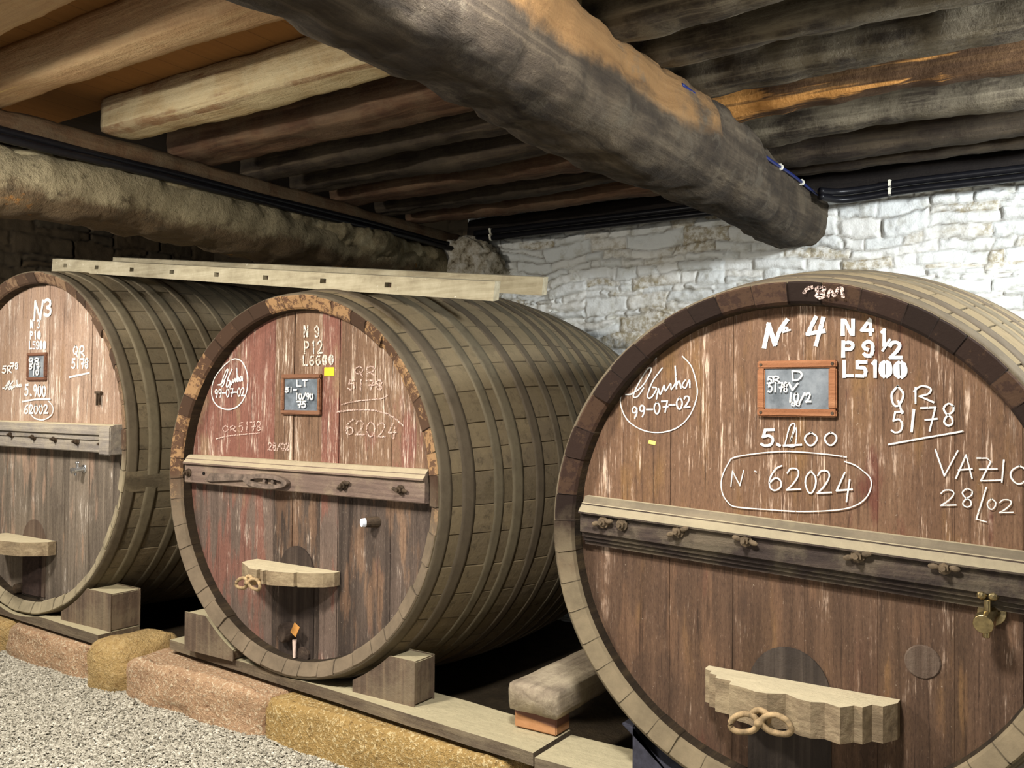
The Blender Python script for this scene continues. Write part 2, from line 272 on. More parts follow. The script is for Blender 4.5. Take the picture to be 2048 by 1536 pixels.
# ------------------------------------------------------------------ lettering
FONT = {
 '0': [([(.5, 0), (.1, .25), (.02, .6), (.3, .97), (.65, .97), (.95, .6), (.9, .25), (.5, 0)], 1)],
 '1': [([(.6, 0), (.45, 1)], 0)],
 '2': [([(.05, .22), (.3, .02), (.75, .05), (.85, .3), (.5, .68), (.02, .98)], 1), ([(.02, .98), (1, .95)], 0)],
 '3': [([(.05, .12), (.45, 0), (.85, .15), (.75, .4), (.4, .48)], 1), ([(.4, .48), (.85, .6), (.85, .85), (.45, 1), (.0, .9)], 1)],
 '4': [([(.55, 0), (.05, .62)], 0), ([(.05, .62), (1, .58)], 0), ([(.85, .25), (.65, 1)], 0)],
 '5': [([(.95, .02), (.3, .04)], 0), ([(.3, .04), (.15, .45)], 0), ([(.15, .45), (.6, .38), (.9, .6), (.75, .92), (.3, 1), (.0, .9)], 1)],
 '6': [([(.95, 0), (.5, .15), (.1, .55), (.15, .9), (.5, 1), (.88, .85), (.85, .6), (.5, .5), (.12, .68)], 1)],
 '7': [([(.0, .05), (1, .02)], 0), ([(1, .02), (.6, 1)], 0), ([(.3, .55), (1.1, .5)], 0)],
 '8': [([(.9, .12), (.5, 0), (.12, .2), (.3, .45), (.75, .65), (.8, .9), (.45, 1), (.15, .82), (.4, .55), (.85, .35), (.9, .12)], 1)],
 '9': [([(.9, .2), (.5, 0), (.1, .22), (.25, .5), (.65, .48), (.9, .2)], 1), ([(.9, .2), (.85, .6), (.55, 1)], 1)],
 'N': [([(.0, 1), (.12, .05)], 0), ([(.12, .05), (.7, .95)], 0), ([(.7, .95), (1, 0)], 0)],
 'P': [([(.1, 0), (.1, 1)], 0), ([(.1, .02), (.7, .05), (.9, .27), (.6, .52), (.1, .55)], 1)],
 'L': [([(.1, 0), (.1, 1)], 0), ([(.1, 1), (.95, .98)], 0)],
 'Q': [([(.5, 0), (.05, .3), (.2, .68), (.6, .7), (.95, .3), (.5, 0)], 1), ([(.55, .55), (.85, 1)], 0)],
 'R': [([(.1, .1), (.1, 1)], 0), ([(.02, .3), (.4, 0), (.85, .15), (.75, .45), (.3, .6)], 1), ([(.3, .6), (1, .95)], 0)],
 'V': [([(.0, 0), (.4, 1)], 0), ([(.4, 1), (1, .05)], 0)], 'A': [([(.0, 1), (.6, 0)], 0), ([(.6, 0), (.95, 1)], 0), ([(.15, .65), (.95, .6)], 0)],
 'Z': [([(.0, .05), (.4, .05), (.55, .2), (.15, 1)], 0), ([(.15, 1), (1, .97)], 0), ([(.1, .52), (.8, .5)], 0)],
 'I': [([(.6, 0), (.4, 1)], 0)], 'O': [([(.5, 0), (.1, .25), (.02, .6), (.3, .97), (.65, .97), (.95, .6), (.9, .25), (.5, 0)], 1)],
 'D': [([(.1, 0), (.15, 1)], 0), ([(.1, 0), (.8, .1), (.95, .5), (.6, .95), (.15, 1)], 1)], 'T': [([(0, 0), (1, 0)], 0), ([(.5, 0), (.5, 1)], 0)],
 '-': [([(0, .5), (1, .5)], 0)], '/': [([(1, 0), (0, 1)], 0)], '.': [([(.4, .92), (.6, 1)], 0)],
 # stencil-cut characters, with the bridges left open
 'sN': [([(.08, 0), (.08, 1)], 0), ([(.28, .05), (.78, .95)], 0), ([(.92, 0), (.92, 1)], 0)],
 's4': [([(.75, 0), (.1, .72)], 0), ([(.1, .72), (.5, .72)], 0), ([(.8, .12), (.8, .5)], 0), ([(.72, .72), (1, .72)], 0), ([(.8, .72), (.8, 1)], 0)],
 'sP': [([(.1, 0), (.1, 1)], 0), ([(.35, .06), (.7, .06), (.9, .27), (.7, .5), (.35, .52)], 1)],
 's9': [([(.45, .05), (.1, .2), (.15, .45), (.45, .56)], 1), ([(.6, .04), (.92, .2), (.95, .55), (.85, .85)], 1), ([(.7, .97), (.35, .97), (.15, .85)], 1)],
 'sL': [([(.12, 0), (.12, 1)], 0), ([(.35, .95), (.95, .95)], 0)],
 's5': [([(.95, .06), (.2, .06)], 0), ([(.15, .06), (.12, .42)], 0), ([(.3, .42), (.75, .44), (.92, .65), (.85, .9)], 1), ([(.65, .97), (.05, .95)], 0)],
 's1': [([(.35, .14), (.62, 0)], 0), ([(.62, 0), (.62, 1)], 0)],
 's0': [([(.38, .02), (.12, .22), (.1, .75), (.38, .98)], 1), ([(.62, .02), (.88, .22), (.9, .75), (.62, .98)], 1), ([(.3, .1), (.3, .9)], 0), ([(.7, .1), (.7, .9)], 0)],
 's2': [([(.08, .22), (.3, .03), (.7, .03), (.9, .22), (.7, .5)], 1), ([(.6, .6), (.1, .96)], 0), ([(.15, .96), (1, .96)], 0)],
 's6': [([(.85, .06), (.4, .06), (.12, .4), (.15, .8), (.4, .97)], 1), ([(.6, .97), (.9, .8), (.8, .5), (.4, .5)], 1)],
 's3': [([(.1, .08), (.6, .02), (.88, .2), (.7, .45)], 1), ([(.7, .55), (.92, .75), (.6, .98), (.1, .92)], 1)],
 's/': [([(1, 0), (0, 1)], 0)],
}
class Ink:
    """Marks drawn on a flat head: strokes are laid on the plane Y, coordinates given in a view window (origin, scale)."""
    def __init__(s, Y, base, ox, oy, sc): s.Y = Y; s.base = Vector(base); s.win(ox, oy, sc); s.bm = bmesh.new(); s.k = 0
    def win(s, ox, oy, sc): s.ox, s.oy, s.sc = ox, oy, sc; return s
    def pt(s, p): return on_y(s.ox+p[0]*s.sc, s.oy+p[1]*s.sc, s.Y)-s.base
    def stroke(s, pts, w, sm=True, jit=0):
        P = [s.pt((p[0]+random.uniform(-jit, jit), p[1]+random.uniform(-jit, jit))) for p in pts]
        if sm and len(P) > 2: P = smooth_pts(P, 5)
        s.k += 1; off = -.00006*s.k; n = len(P); rows = []
        for i, p in enumerate(P):
            d = P[min(i+1, n-1)]-P[max(i-1, 0)]; d.y = 0
            if d.length < 1e-9: d = Vector((1, 0, 0))
            d.normalize(); q = Vector((-d.z, 0, d.x)); e = d*(w*.4)*(-1 if i == 0 else (1 if i == n-1 else 0)); h = w*random.uniform(.42, .56)
            rows.append([s.bm.verts.new(p+e+q*h+Vector((0, off, 0))), s.bm.verts.new(p+e-q*h+Vector((0, off, 0)))])
        for a, b in zip(rows, rows[1:]): s.bm.faces.new((a[0], a[1], b[1], b[0]))
    def ch(s, c, x0, y0, x1, y1, w, slant=0):
        for pts, sm in FONT[c]:
            s.stroke([(x0+(x1-x0)*(u+slant*(.5-v)), y0+(y1-y0)*v) for u, v in pts], w, sm)
    def text(s, t, x0, y0, x1, y1, w, dy=0, gap=.28, slant=0, pre=''):
        n = len(t); cw = (x1-x0)/(n+(n-1)*gap)
        for i, c in enumerate(t):
            if c != ' ':
                xx = x0+i*cw*(1+gap); nn = .35*cw if c in '1I' else 0; yy = dy*i/max(1, n-1)
                s.ch(pre+c if pre+c in FONT else c, xx+nn*.5, y0+yy, xx+cw-nn*.5, y1+yy, w, slant)
    def cut(s, name, mat, parent, label=None):
        o = s.done(name, mat, parent, label); s.bm = bmesh.new(); return o
    def done(s, name, mat, parent, label=None):
        o = from_bm(name, s.bm, mat, parent); return tag(o, label)
def sign_strokes(I, x0, y0, x1, y1, w):      # the looping signature chalked inside the ring
    S = [[(0, .78), (.11, .75), (.28, .5), (.40, .1), (.34, .08), (.2, .48), (.12, .82), (.19, .83), (.28, .6)],
         [(.57, .05), (.42, .42), (.34, .82), (.4, .86), (.48, .62), (.42, .58)], [(.48, .9), (.51, .62)], [(.51, .62), (.54, .78), (.6, .52), (.62, .68), (.7, .48), (.71, .64), (.79, .42)],
         [(.77, 0), (.79, .62)], [(.79, .55), (.83, .4), (.86, .6)], [(.93, .38), (.88, .52), (.93, .6), (.99, .38), (1, .58)]]
    for s in S: I.stroke([(x0+(x1-x0)*u, y0+(y1-y0)*v) for u, v in s], w)

# ------------------------------------------------------------------ casks
REC, RING, SLOPE, LEN, BUL = .09, .068, .025, 2.42, .15
HOOPS = [(0.004, .031), (.057, .087), (.136, .160), (.185, .216), (.2546, .281), (.329, .352), (.405, .431), (.462, .487)]
def prof(rh, t): return rh+(.085 if rh > 1 else BUL)*(1-(2*t-1)**2)
def make_cask(cx, zc, y0, rh, mats, joints, label, nst=46, seed=1, gap=.0016):
    r_ = np.random.default_rng(seed)
    base = Vector((cx, y0, CZ+zc-rh)); root = empty('wine_cask', base); tag(root, label, 'cask', 'old wine casks in a row')
    zl = rh                                             # centre height in local space
    w = r_.uniform(.75, 1.25, nst); ang = np.concatenate([[0], np.cumsum(w)])/w.sum()*2*np.pi+.1
    A = []; joint = []; stv = []; dr = []
    for i in range(nst):
        a0, a1 = ang[i], ang[i+1]; e = .0035/rh; v = r_.random(); o = r_.normal(0, .0018)
        for a, j, d in ((a0+e*.2, 1, -.007), (a0+e, 0, 0), (a0+(a1-a0)*.33, 0, .001), (a0+(a1-a0)*.67, 0, .001), (a1-e, 0, 0)):
            A.append(a); joint.append(j); stv.append(v); dr.append(d+o)
    A = np.array(A); joint = np.array(joint, float); stv = np.array(stv); dr = np.array(dr); m = len(A)
    ts = np.concatenate([[0.0], np.linspace(.01, .99, 30), [1.0]])
    rows = []; ri = rh-RING
    ich = r_.normal(0, .004, nst).repeat(5)
    rows.append((ri-.002+0*A, REC+.03+0*A)); rows.append((ri-.002+ich*.3, REC+0*A)); rows.append((ri+ich*.5, SLOPE+.012+ich)); rows.append((ri+.008+ich*.5, SLOPE+ich)); rows.append((rh-.006+dr*1.0, .0015+ich*.4))
    nr0 = len(rows)
    for t in ts: rows.append((prof(rh, t)+dr, np.full(m, t*LEN+(.006 if t == 0 else 0))))
    rows.append((rh-RING+0*A, LEN+0*A)); rows.append((rh-RING-.01+0*A, LEN-REC+0*A)); rows.append((0.02+0*A, LEN-REC+0*A))
    V = np.concatenate([np.stack([r*np.cos(A), y, zl+r*np.sin(A)], 1) for r, y in rows]); n = len(rows)
    i = np.arange(n-1)[:, None]*m; k = np.arange(m)[None]; k2 = (k+1) % m
    Fq = np.stack([i+k, i+m+k, i+m+k2, i+k2], -1).reshape(-1, 4)
    rw = Fq[:, 0]//m; mi = np.where(rw < 2, 2, np.where(rw < nr0, 1, 0))
    from_np('staves', V, Fq, [mats['side'], mats['chime'], CH_IN], root, smooth=False, attrs={'joint': np.tile(joint, n), 'stave': np.tile(stv, n)}, mi=mi)
    # hoops, front half and their mirror images at the back
    for (a, b) in HOOPS+[(1-b, 1-a) for a, b in HOOPS[::-1]]:
        T = np.linspace(a, b, 5); mm = 120; An = np.linspace(0, 2*np.pi, mm, endpoint=False); wob = .002*np.sin(An*3+r_.random()*6)
        rr = [prof(rh, a)-.004]+[prof(rh, t)+.005 for t in T]+[prof(rh, b)-.004]; yy = [a*LEN]+[t*LEN for t in T]+[b*LEN]
        Vh = np.concatenate([np.stack([(r)*np.cos(An), y+wob, zl+(r)*np.sin(An)], 1) for r, y in zip(rr, yy)]); nn = len(rr)
        ii = np.arange(nn-1)[:, None]*mm; kk = np.arange(mm)[None]; kk2 = (kk+1) % mm
        from_np('hoop', Vh, np.stack([ii+kk, ii+mm+kk, ii+mm+kk2, ii+kk2], -1).reshape(-1, 4), HOOP, root)
    # head of upright boards
    bm = bmesh.new(); rb = ri+.0; js = [-rb]+[j for j in joints if abs(j) < rb-.02]+[rb]
    for q, (x0, x1) in enumerate(zip(js, js[1:])):
        g = gap*r_.uniform(.4, 1.2); a, b = x0+g, x1-g; xs = np.linspace(a, b, 13); dep = REC+r_.uniform(-.002, .002)
        top = [(x, zl+math.sqrt(max(rb*rb-x*x, 1e-5))) for x in xs]; bot = [(x, zl-math.sqrt(max(rb*rb-x*x, 1e-5))) for x in xs[::-1]]
        prism(bm, top+bot, 'y', dep, dep+.04)
    from_bm('head', bm, mats['head'], root)
    root['headY'] = y0+REC
    return root, base, zl
def crossbar(root, prof_pts, x0, x1, mat, zl, tilt=0):
    """prof_pts: (distance out from the head, height)."""
    bm = bmesh.new(); prism(bm, [(REC-d, zl+h) for d, h in prof_pts], 'x', x0, x1)
    for v in bm.verts: v.co.z += tilt*v.co.x
    return from_bm('crossbar', bm, mat, root)
def nut(parent, x, y, z, r=.016, ears=True, rot=0, mat=None):
    bm = bmesh.new(); add_cyl(bm, (x, y+.004, z), (x, y-.006, z), r*1.5, seg=10); add_cyl(bm, (x, y-.004, z), (x, y-.022, z), r, seg=6); add_cyl(bm, (x, y-.02, z), (x, y-.036, z), r*.5, seg=8)
    if ears:
        for s in (-1, 1):
            m = Matrix.Translation((x, y-.012, z)) @ Matrix.Rotation(rot, 4, 'Y') @ Matrix.Translation((s*r*1.9, 0, s*.002))
            bmesh.ops.create_icosphere(bm, subdivisions=2, radius=1, matrix=m @ Matrix.Diagonal((r*1.1, .006, r*.62, 1)))
    return from_bm('bolt', bm, mat or IRON_NUT, parent, smooth=False)
def door_arch(root, x, z0, z1, w, mat, zl, name='manhole_door', proud=.006):
    n = 14; h = w/2; pts = [(x-h, z0)]+[(x-h*math.cos(math.pi*i/n), (z1-h*1.1)+h*1.1*math.sin(math.pi*i/n)) for i in range(n+1)]+[(x+h, z0)]
    bm = bmesh.new(); prism(bm, pts, 'y', REC-proud, REC+.02); bev(bm, .003); return from_bm(name, bm, mat, root)
def door_bar(root, x0, x1, z0, z1, plan, mat):
    """plan: (fraction along the bar, distance out) of the front edge."""
    bm = bmesh.new(); pts = [(x0, REC-.003), (x1, REC-.003)]+[(x0+(x1-x0)*u, REC-.003-d) for u, d in plan[::-1]]
    prism(bm, pts, 'z', z0, z1); bev(bm, .0025, 2); return from_bm('door_bar', bm, mat, root)
def wing_nut(parent, x, y, z, s=1.0, rot=0.0):
    bm = bmesh.new(); add_cyl(bm, (x, y+.05*s, z), (x, y-.055*s, z), .013*s, .012*s); add_cyl(bm, (x, y+.012*s, z), (x, y-.02*s, z), .024*s, .02*s, 12)
    rotm = Matrix.Translation((x, y-.01, z)) @ Matrix.Rotation(rot, 4, 'Y')
    loops = [[Vector((sg*(.052+.046*math.cos(a)), -.012-.012*abs(math.cos(a)), -.008+.028*math.sin(a)-.006*math.cos(a)))*s for a in [math.pi-2*math.pi*k/20 for k in range(21)]] for sg in (-1, 1)]
    loops.append(smooth_pts([Vector((a, -.014, c))*s for a, c in ((-.03, .012), (-.02, .026), (0, .034), (.02, .026), (.03, .012))], 4))
    for P in loops:
        seg = 8; prev = None
        for i, p in enumerate(P):
            d = (P[min(i+1, len(P)-1)]-P[max(i-1, 0)]).normalized(); q = d.to_track_quat('Y', 'Z')
            ring = [bm.verts.new(rotm @ (p+q @ Vector((math.cos(2*math.pi*k/seg)*.0098*s, 0, math.sin(2*math.pi*k/seg)*.0098*s)))) for k in range(seg)]
            if prev:
                for k in range(seg): bm.faces.new((prev[k], prev[(k+1) % seg], ring[(k+1) % seg], ring[k]))
            prev = ring
    return from_bm('wing_nut', bm, IRON_DUST, parent, smooth=True)
def slate(root, x, z, w, h, fr, frame_mat, panel_mat, rad=.01):
    bm = bmesh.new(); y = REC-.018
    for a, b, c, d in ((-w/2, w/2, h/2-fr, h/2), (-w/2, w/2, -h/2, -h/2+fr), (-w/2, -w/2+fr, -h/2+fr, h/2-fr), (w/2-fr, w/2, -h/2+fr, h/2-fr)):
        add_box(bm, (x+(a+b)/2, y+.009, z+(c+d)/2), (b-a, .02, d-c))
    bev(bm, .004, 2); o = from_bm('slate_frame', bm, frame_mat, root)
    bm = bmesh.new(); add_box(bm, (x, y+.012, z), (w-2*fr+.004, .008, h-2*fr+.004)); p = from_bm('slate_panel', bm, panel_mat, o)
    return o, p
def tap(root, x, z, s, mat, name='tap', tilt=0):
    bm = bmesh.new(); y = REC
    add_cyl(bm, (x, y+.01, z), (x, y-.012*s, z), .036*s, .034*s, 18); add_cyl(bm, (x, y-.01*s, z), (x+tilt*s, y-.075*s, z-.012*s), .021*s, .019*s, 16)
    add_cyl(bm, (x+tilt*s, y-.07*s, z-.012*s), (x+tilt*1.2*s, y-.095*s, z-.016*s), .026*s, .024*s, 16); add_cyl(bm, (x+tilt*.8*s, y-.06*s, z-.02*s), (x+tilt*.8*s, y-.062*s, z-.055*s), .011*s, .009*s, 10)
    add_cyl(bm, (x+tilt*.6*s, y-.05*s, z), (x+tilt*.6*s, y-.05*s, z+.04*s), .009*s, .009*s, 10)
    for sg in (-1, 1): bmesh.ops.create_icosphere(bm, subdivisions=2, radius=.013*s, matrix=Matrix.Translation((x+tilt*.6*s+sg*.013*s, y-.05*s, z+.05*s)))
    bev(bm, .0015, 1); return from_bm(name, bm, mat, root, smooth=False)

CH_IN = wood('chime_inner_wood', (30, 24, 18), (52, 42, 30), (84, 70, 48), 'y', 1.0)
# ---- middle cask
TAN = (158, 140, 108)
M_J = [-.72, -.46, -.2, -.06, .13, .25, .37, .58, .72]
M_side = mat_side('stave_wood_middle', TAN, (124, 110, 88)); L_side = mat_side('stave_wood_left', (150, 134, 106), (118, 107, 86)); R_side = mat_side('stave_wood_right', (152, 134, 102), (120, 108, 82))
Mm = {'side': M_side, 'chime': mat_chime('chime_middle', (100, 74, 56), (186, 148, 104), (118, 104, 86), .6, .918),
      'head': mat_head('head_boards_middle', .918, .86, list(zip([-.86]+M_J, [.7, .75, .88, .2, .3, .85, .2, .4, .55, .4])), ((82, 58, 46), (128, 98, 76), (170, 140, 112)), (130, 84, 73), .10, (88, 76, 68), .95, 1.0, bar=.05, seed=1, pidw=.46, wx=.12, keepk=.50, streak=(226, 206, 188))}
cM, bM, zM = make_cask(-3.273, -.407, 3.0, .918, Mm, M_J, 'middle wine cask with red painted head, lettered L6600, carrying the ladder', seed=3)
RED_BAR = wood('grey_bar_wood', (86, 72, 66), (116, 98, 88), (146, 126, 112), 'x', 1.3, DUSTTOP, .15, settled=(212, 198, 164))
cb = crossbar(cM, [(0, -.04), (.055, -.04), (.06, -.035), (.06, .058), (.074, .062), (.074, .070), (.056, .086), (.056, .090), (.036, .108), (0, .108)], -.825, .825, RED_BAR, zM)
ZB = zM+.016
for x, e in ((-.79, 0), (.35, 1), (.69, 1)): nut(cb, x, REC-.06, ZB-.002, .015, bool(e), random.uniform(-.5, .5), IRON)
bm = bmesh.new(); add_cyl(bm, (-.665, REC-.056, ZB), (-.665, REC-.064, ZB), .009, seg=10); o = from_bm('bolt_hole', bm, plain('hole_black', (14, 11, 9), .9), cb)
# iron latch lying along the bar: a flat strip widening to a slotted eye
bm = bmesh.new(); yl = REC-.074
prism(bm, [(-.64, ZB-.03), (-.60, ZB-.038), (-.30, ZB-.012), (-.30, ZB+.014), (-.60, ZB+.004)], 'y', yl, yl+.012)
ext = [(-.17+.16*math.cos(a), ZB-.012+.036*math.sin(a)) for a in [2*math.pi*k/24 for k in range(24)]]; inn = [(-.16+.115*math.cos(a), ZB-.012+.015*math.sin(a)) for a in [2*math.pi*k/24 for k in range(24)]]
for k in range(24):
    k2 = (k+1) % 24; q = [(ext[k]), (ext[k2]), (inn[k2]), (inn[k])]; prism(bm, q, 'y', yl-.012, yl+.012)
add_cyl(bm, (-.18, yl+.02, ZB-.012), (-.18, yl-.006, ZB-.012), .01); add_cyl(bm, (-.12, yl+.02, ZB-.012), (-.12, yl-.006, ZB-.012), .01)
bmesh.ops.remove_doubles(bm, verts=bm.verts, dist=.0004); tag(from_bm('latch', bm, plain('grey_iron', (112, 98, 88), .7, .2, .25), cb), 'iron latch with a slotted eye')
door_arch(cM, -.02, zM-.85, zM-.31, .24, wood('dark_door_wood', (40, 34, 32), (62, 52, 46), (88, 76, 68), 'z', 1.2), zM)
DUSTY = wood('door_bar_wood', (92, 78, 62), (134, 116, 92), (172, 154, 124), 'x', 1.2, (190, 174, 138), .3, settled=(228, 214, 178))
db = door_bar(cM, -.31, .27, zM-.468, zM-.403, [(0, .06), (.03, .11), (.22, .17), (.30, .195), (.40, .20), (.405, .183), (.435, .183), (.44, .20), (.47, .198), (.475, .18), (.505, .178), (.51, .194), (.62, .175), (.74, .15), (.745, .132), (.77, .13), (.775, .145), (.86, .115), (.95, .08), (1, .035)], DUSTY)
wing_nut(db, -.06, REC-.24, zM-.45, .85, -.05)
# white-tipped peg and the tap hole low down
bm = bmesh.new(); add_cyl(bm, (.50, REC+.01, zM-.15), (.47, REC-.05, zM-.15), .028, .022); pg = from_bm('tap', bm, IRON, cM, smooth=False)
bm = bmesh.new(); add_cyl(bm, (.471, REC-.048, zM-.15), (.462, REC-.066, zM-.15), .021, .019, 18); tag(from_bm('tap_cap', bm, plain('white_cap', (226, 232, 244), .4, 0, .04), pg), 'white cap')
bm = bmesh.new(); add_cyl(bm, (-.055, REC+.01, zM-.735), (-.075, REC-.05, zM-.735), .05, .045, 18); add_cyl(bm, (.045, REC+.01, zM-.83), (.045, REC-.02, zM-.83), .04, .04, 14); bev(bm, .003, 1); from_bm('bung', bm, wood('dark_bung_wood', (44, 36, 32), (66, 54, 46), (92, 78, 66), 'y'), cM)
bm = bmesh.new(); add_box(bm, (0, 0, 0), (.04, .004, .055), Matrix.Rotation(.5, 4, 'Y')); 
for v in bm.verts: v.co += Vector((.035, REC-.06, zM-.70))
from_bm('paper_tag', bm, plain('orange_card', (196, 140, 74), .8, 0, .1), cM)
bm = bmesh.new(); add_cyl(bm, (.0, REC-.03, zM-.76), (.005, REC-.035, zM-.845), .011, .007, 10); tag(from_bm('spigot', bm, plain('pale_drip', (214, 190, 176), .5, 0, .12), cM), 'pale spigot')
o, p = slate(cM, -.0, zM+.435, .275, .20, .022, wood('slate_frame_brown', (96, 64, 48), (128, 90, 68), (150, 112, 86), 'x', 2), SLATE_DARK)
bm = bmesh.new(); add_box(bm, (.182, REC-.003, zM+.545), (.066, .003, .042)); bev(bm, .004, 1); tag(from_bm('sticker', bm, plain('yellow_paper', (240, 222, 50), .6, 0, .05), cM), 'bright yellow sticker')
I = Ink(3.0+REC-.004, bM, 340, 560, .2637)
I.stroke([(470, 605), (500, 598), (545, 620), (580, 690), (590, 770), (570, 880), (510, 960), (430, 982), (350, 945), (315, 860), (335, 750), (400, 660), (450, 615)], .007); sign_strokes(I, 365, 670, 550, 830, .008); I.text('99-07-02', 340, 830, 565, 890, .007, -12)
I.done('chalk_writing', CHALK, cM, 'white chalk ring with a signature and date')
I = Ink(3.0+REC-.004, bM, 340, 560, .2637)
I.text('N 9', 1015, 348, 1128, 432, .0085, pre='s'); I.text('P12', 1018, 465, 1155, 556, .0085, pre='s', gap=.4); I.text('L6600', 1008, 578, 1242, 650, .0080, -10, pre='s', gap=.4)
I.done('stencil_lettering', WORN, cM, 'worn white stencilled lettering')
I = Ink(3.0+REC-.004, bM, 340, 560, .2637)
I.text('OR', 400, 1105, 500, 1150, .006); I.text('5178', 520, 1080, 690, 1150, .006, -8); I.stroke([(350, 1205), (460, 1180), (680, 1160)], .006); I.cut('faded_code', FAINT, cM, 'faded pink chalk code'); I.text('28/02', 745, 1235, 905, 1290, .008); I.cut('faded_date', FAINT, cM, 'faded chalk date')
I.text('QR', 1400, 655, 1560, 730, .006); I.text('5178', 1350, 760, 1615, 830, .008); I.stroke([(1300, 945), (1420, 918), (1600, 900), (1650, 875)], .006); I.cut('faded_code', FAINT, cM, 'faded pink chalk code'); I.stroke([(1270, 1000), (1400, 985), (1560, 990), (1680, 1030), (1770, 1105)], .007); I.text('62024', 1330, 1060, 1720, 1170, .007, 30)
I.done('faded_chalk', FAINT, cM, 'faded pink chalk figures')
I = Ink(3.0+REC-.0185, bM, 340, 560, .2637)
I.text('LT', 960, 760, 1040, 805, .006); I.text('51-', 875, 815, 960, 850, .007); I.text('10/90', 950, 860, 1085, 905, .007); I.text('75', 965, 920, 1030, 965, .008)
I.done('slate_writing', CHALK, o)

# ---- right cask
R_J = [-.62, -.43, -.196, .05, .278, .50, .68]
Rm = {'side': R_side, 'chime': mat_chime('chime_right', (62, 44, 35), (100, 76, 54), (132, 118, 94), .3, .864),
      'head': mat_head('head_boards_right', .864, .80, list(zip([-.80]+R_J, [.52, .47, .55, .5, .56, .46, .55, .5])), ((74, 50, 37), (110, 80, 60), (146, 116, 90)), (104, 62, 50), .03, (86, 66, 52), .85, .95, (224, 196, 172), .02, .45, 5)}
cR, bR, zR = make_cask(-.867, -.461, 2.925, .864, Rm, R_J, 'nearest wine cask, dark brown head lettered N4 L5100, at the right', seed=11, gap=.0008)
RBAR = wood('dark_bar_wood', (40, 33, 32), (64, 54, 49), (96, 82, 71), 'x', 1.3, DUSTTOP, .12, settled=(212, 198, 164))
cb = crossbar(cR, [(0, -.110), (.026, -.110), (.026, -.098), (.038, -.094), (.038, -.082), (.050, -.078), (.050, -.064), (.066, -.058), (.066, .010), (.082, .012), (.082, .018), (.056, .042), (.056, .047), (.048, .049), (.028, .072), (0, .072)], -.765, .765, RBAR, zR+.0, -.047)
for px, py in ((1205, 1045), (1242, 1050), (1355, 1063), (1490, 1081), (1715, 1112), (1888, 1135)):
    P = on_y(px, py, 2.925+REC-.08)-bR; nut(cb, P.x, REC-.07, P.z, .015, px != 1242, random.uniform(-.5, .4))
door_arch(cR, -.0, zR-.84, zR-.35, .275, wood('black_door_wood', (44, 39, 36), (66, 58, 52), (92, 82, 74), 'z', 1.2), zR)
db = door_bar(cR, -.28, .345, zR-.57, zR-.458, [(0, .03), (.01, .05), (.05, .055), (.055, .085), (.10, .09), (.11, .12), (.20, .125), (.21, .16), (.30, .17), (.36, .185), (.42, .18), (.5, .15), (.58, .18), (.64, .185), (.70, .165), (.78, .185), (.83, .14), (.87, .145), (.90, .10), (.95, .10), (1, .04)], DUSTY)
wing_nut(db, -.02, REC-.215, zR-.53, 1.0, -.16)
tap(cR, .60, zR-.15, 1.15, BRASS, tilt=-.01)
bm = bmesh.new(); add_cyl(bm, (.41, REC+.01, zR-.33), (.41, REC-.006, zR-.33), .055, .052, 24); bev(bm, .003, 1); tag(from_bm('bung', bm, wood('grey_bung_wood', (70, 56, 46), (94, 78, 66), (120, 104, 90), 'z', 1.5), cR), 'round greyed wooden plug')
ORW = wood('slate_frame_orange', (122, 78, 52), (152, 102, 70), (176, 128, 92), 'x', 2)
o, p = slate(cR, .024, zR+.515, .262, .188, .026, ORW, SLATE)
for sx in (-1, 1):
    for sz in (-1, 1):
        bm = bmesh.new(); add_cyl(bm, (.024+sx*.118, REC-.017, zR+.515+sz*.081), (.024+sx*.118, REC-.021, zR+.515+sz*.081), .006, .005, 10); from_bm('screw', bm, IRON, o)
I = Ink(2.925+REC-.004, bR, 1180, 540, .25)
I.stroke([(1395, 612), (1430, 435)], .017, False); I.stroke([(1430, 440), (1478, 590)], .017, False); I.stroke([(1480, 595), (1520, 480), (1575, 402)], .014); I.stroke([(1548, 480), (1560, 460), (1580, 470), (1565, 490)], .008); I.stroke([(1545, 496), (1600, 480)], .007, False)
I.cut('chalk_letter', CHALK, cR, 'thick white chalk letter N'); I.stroke([(1805, 380), (1775, 440), (1745, 512)], .014); I.stroke([(1740, 512), (1870, 488)], .014, False); I.stroke([(1865, 388), (1840, 480), (1808, 598)], .014)
I.cut('chalk_digit', CHALK, cR, 'thick white chalk number'); I.stroke([(740, 690), (810, 770), (850, 900), (856, 1010), (800, 1160), (700, 1260), (560, 1300), (420, 1280), (300, 1200), (245, 1070), (265, 950), (330, 840), (430, 760), (530, 705)], 0.0044)
sign_strokes(I, 285, 770, 800, 1060, 0.0053); I.text('99-07-02', 335, 1095, 800, 1185, 0.0059, -85, .3)
I.cut('chalk_signature', CHALK, cR, 'white chalk ring with a signature and date'); I.text('5.', 1372, 1275, 1560, 1405, 0.0092, 0, -.15); I.stroke([(1560, 1400), (1600, 1250), (1640, 1240), (1600, 1380), (1650, 1260), (1640, 1405), (1560, 1400)], 0.0044); I.stroke([(1550, 1405), (1690, 1398)], 0.0076, False)
I.win(1536, 540, .25); I.ch('0', 295, 1300, 395, 1402, 0.0056); I.ch('0', 455, 1298, 552, 1400, 0.0056)
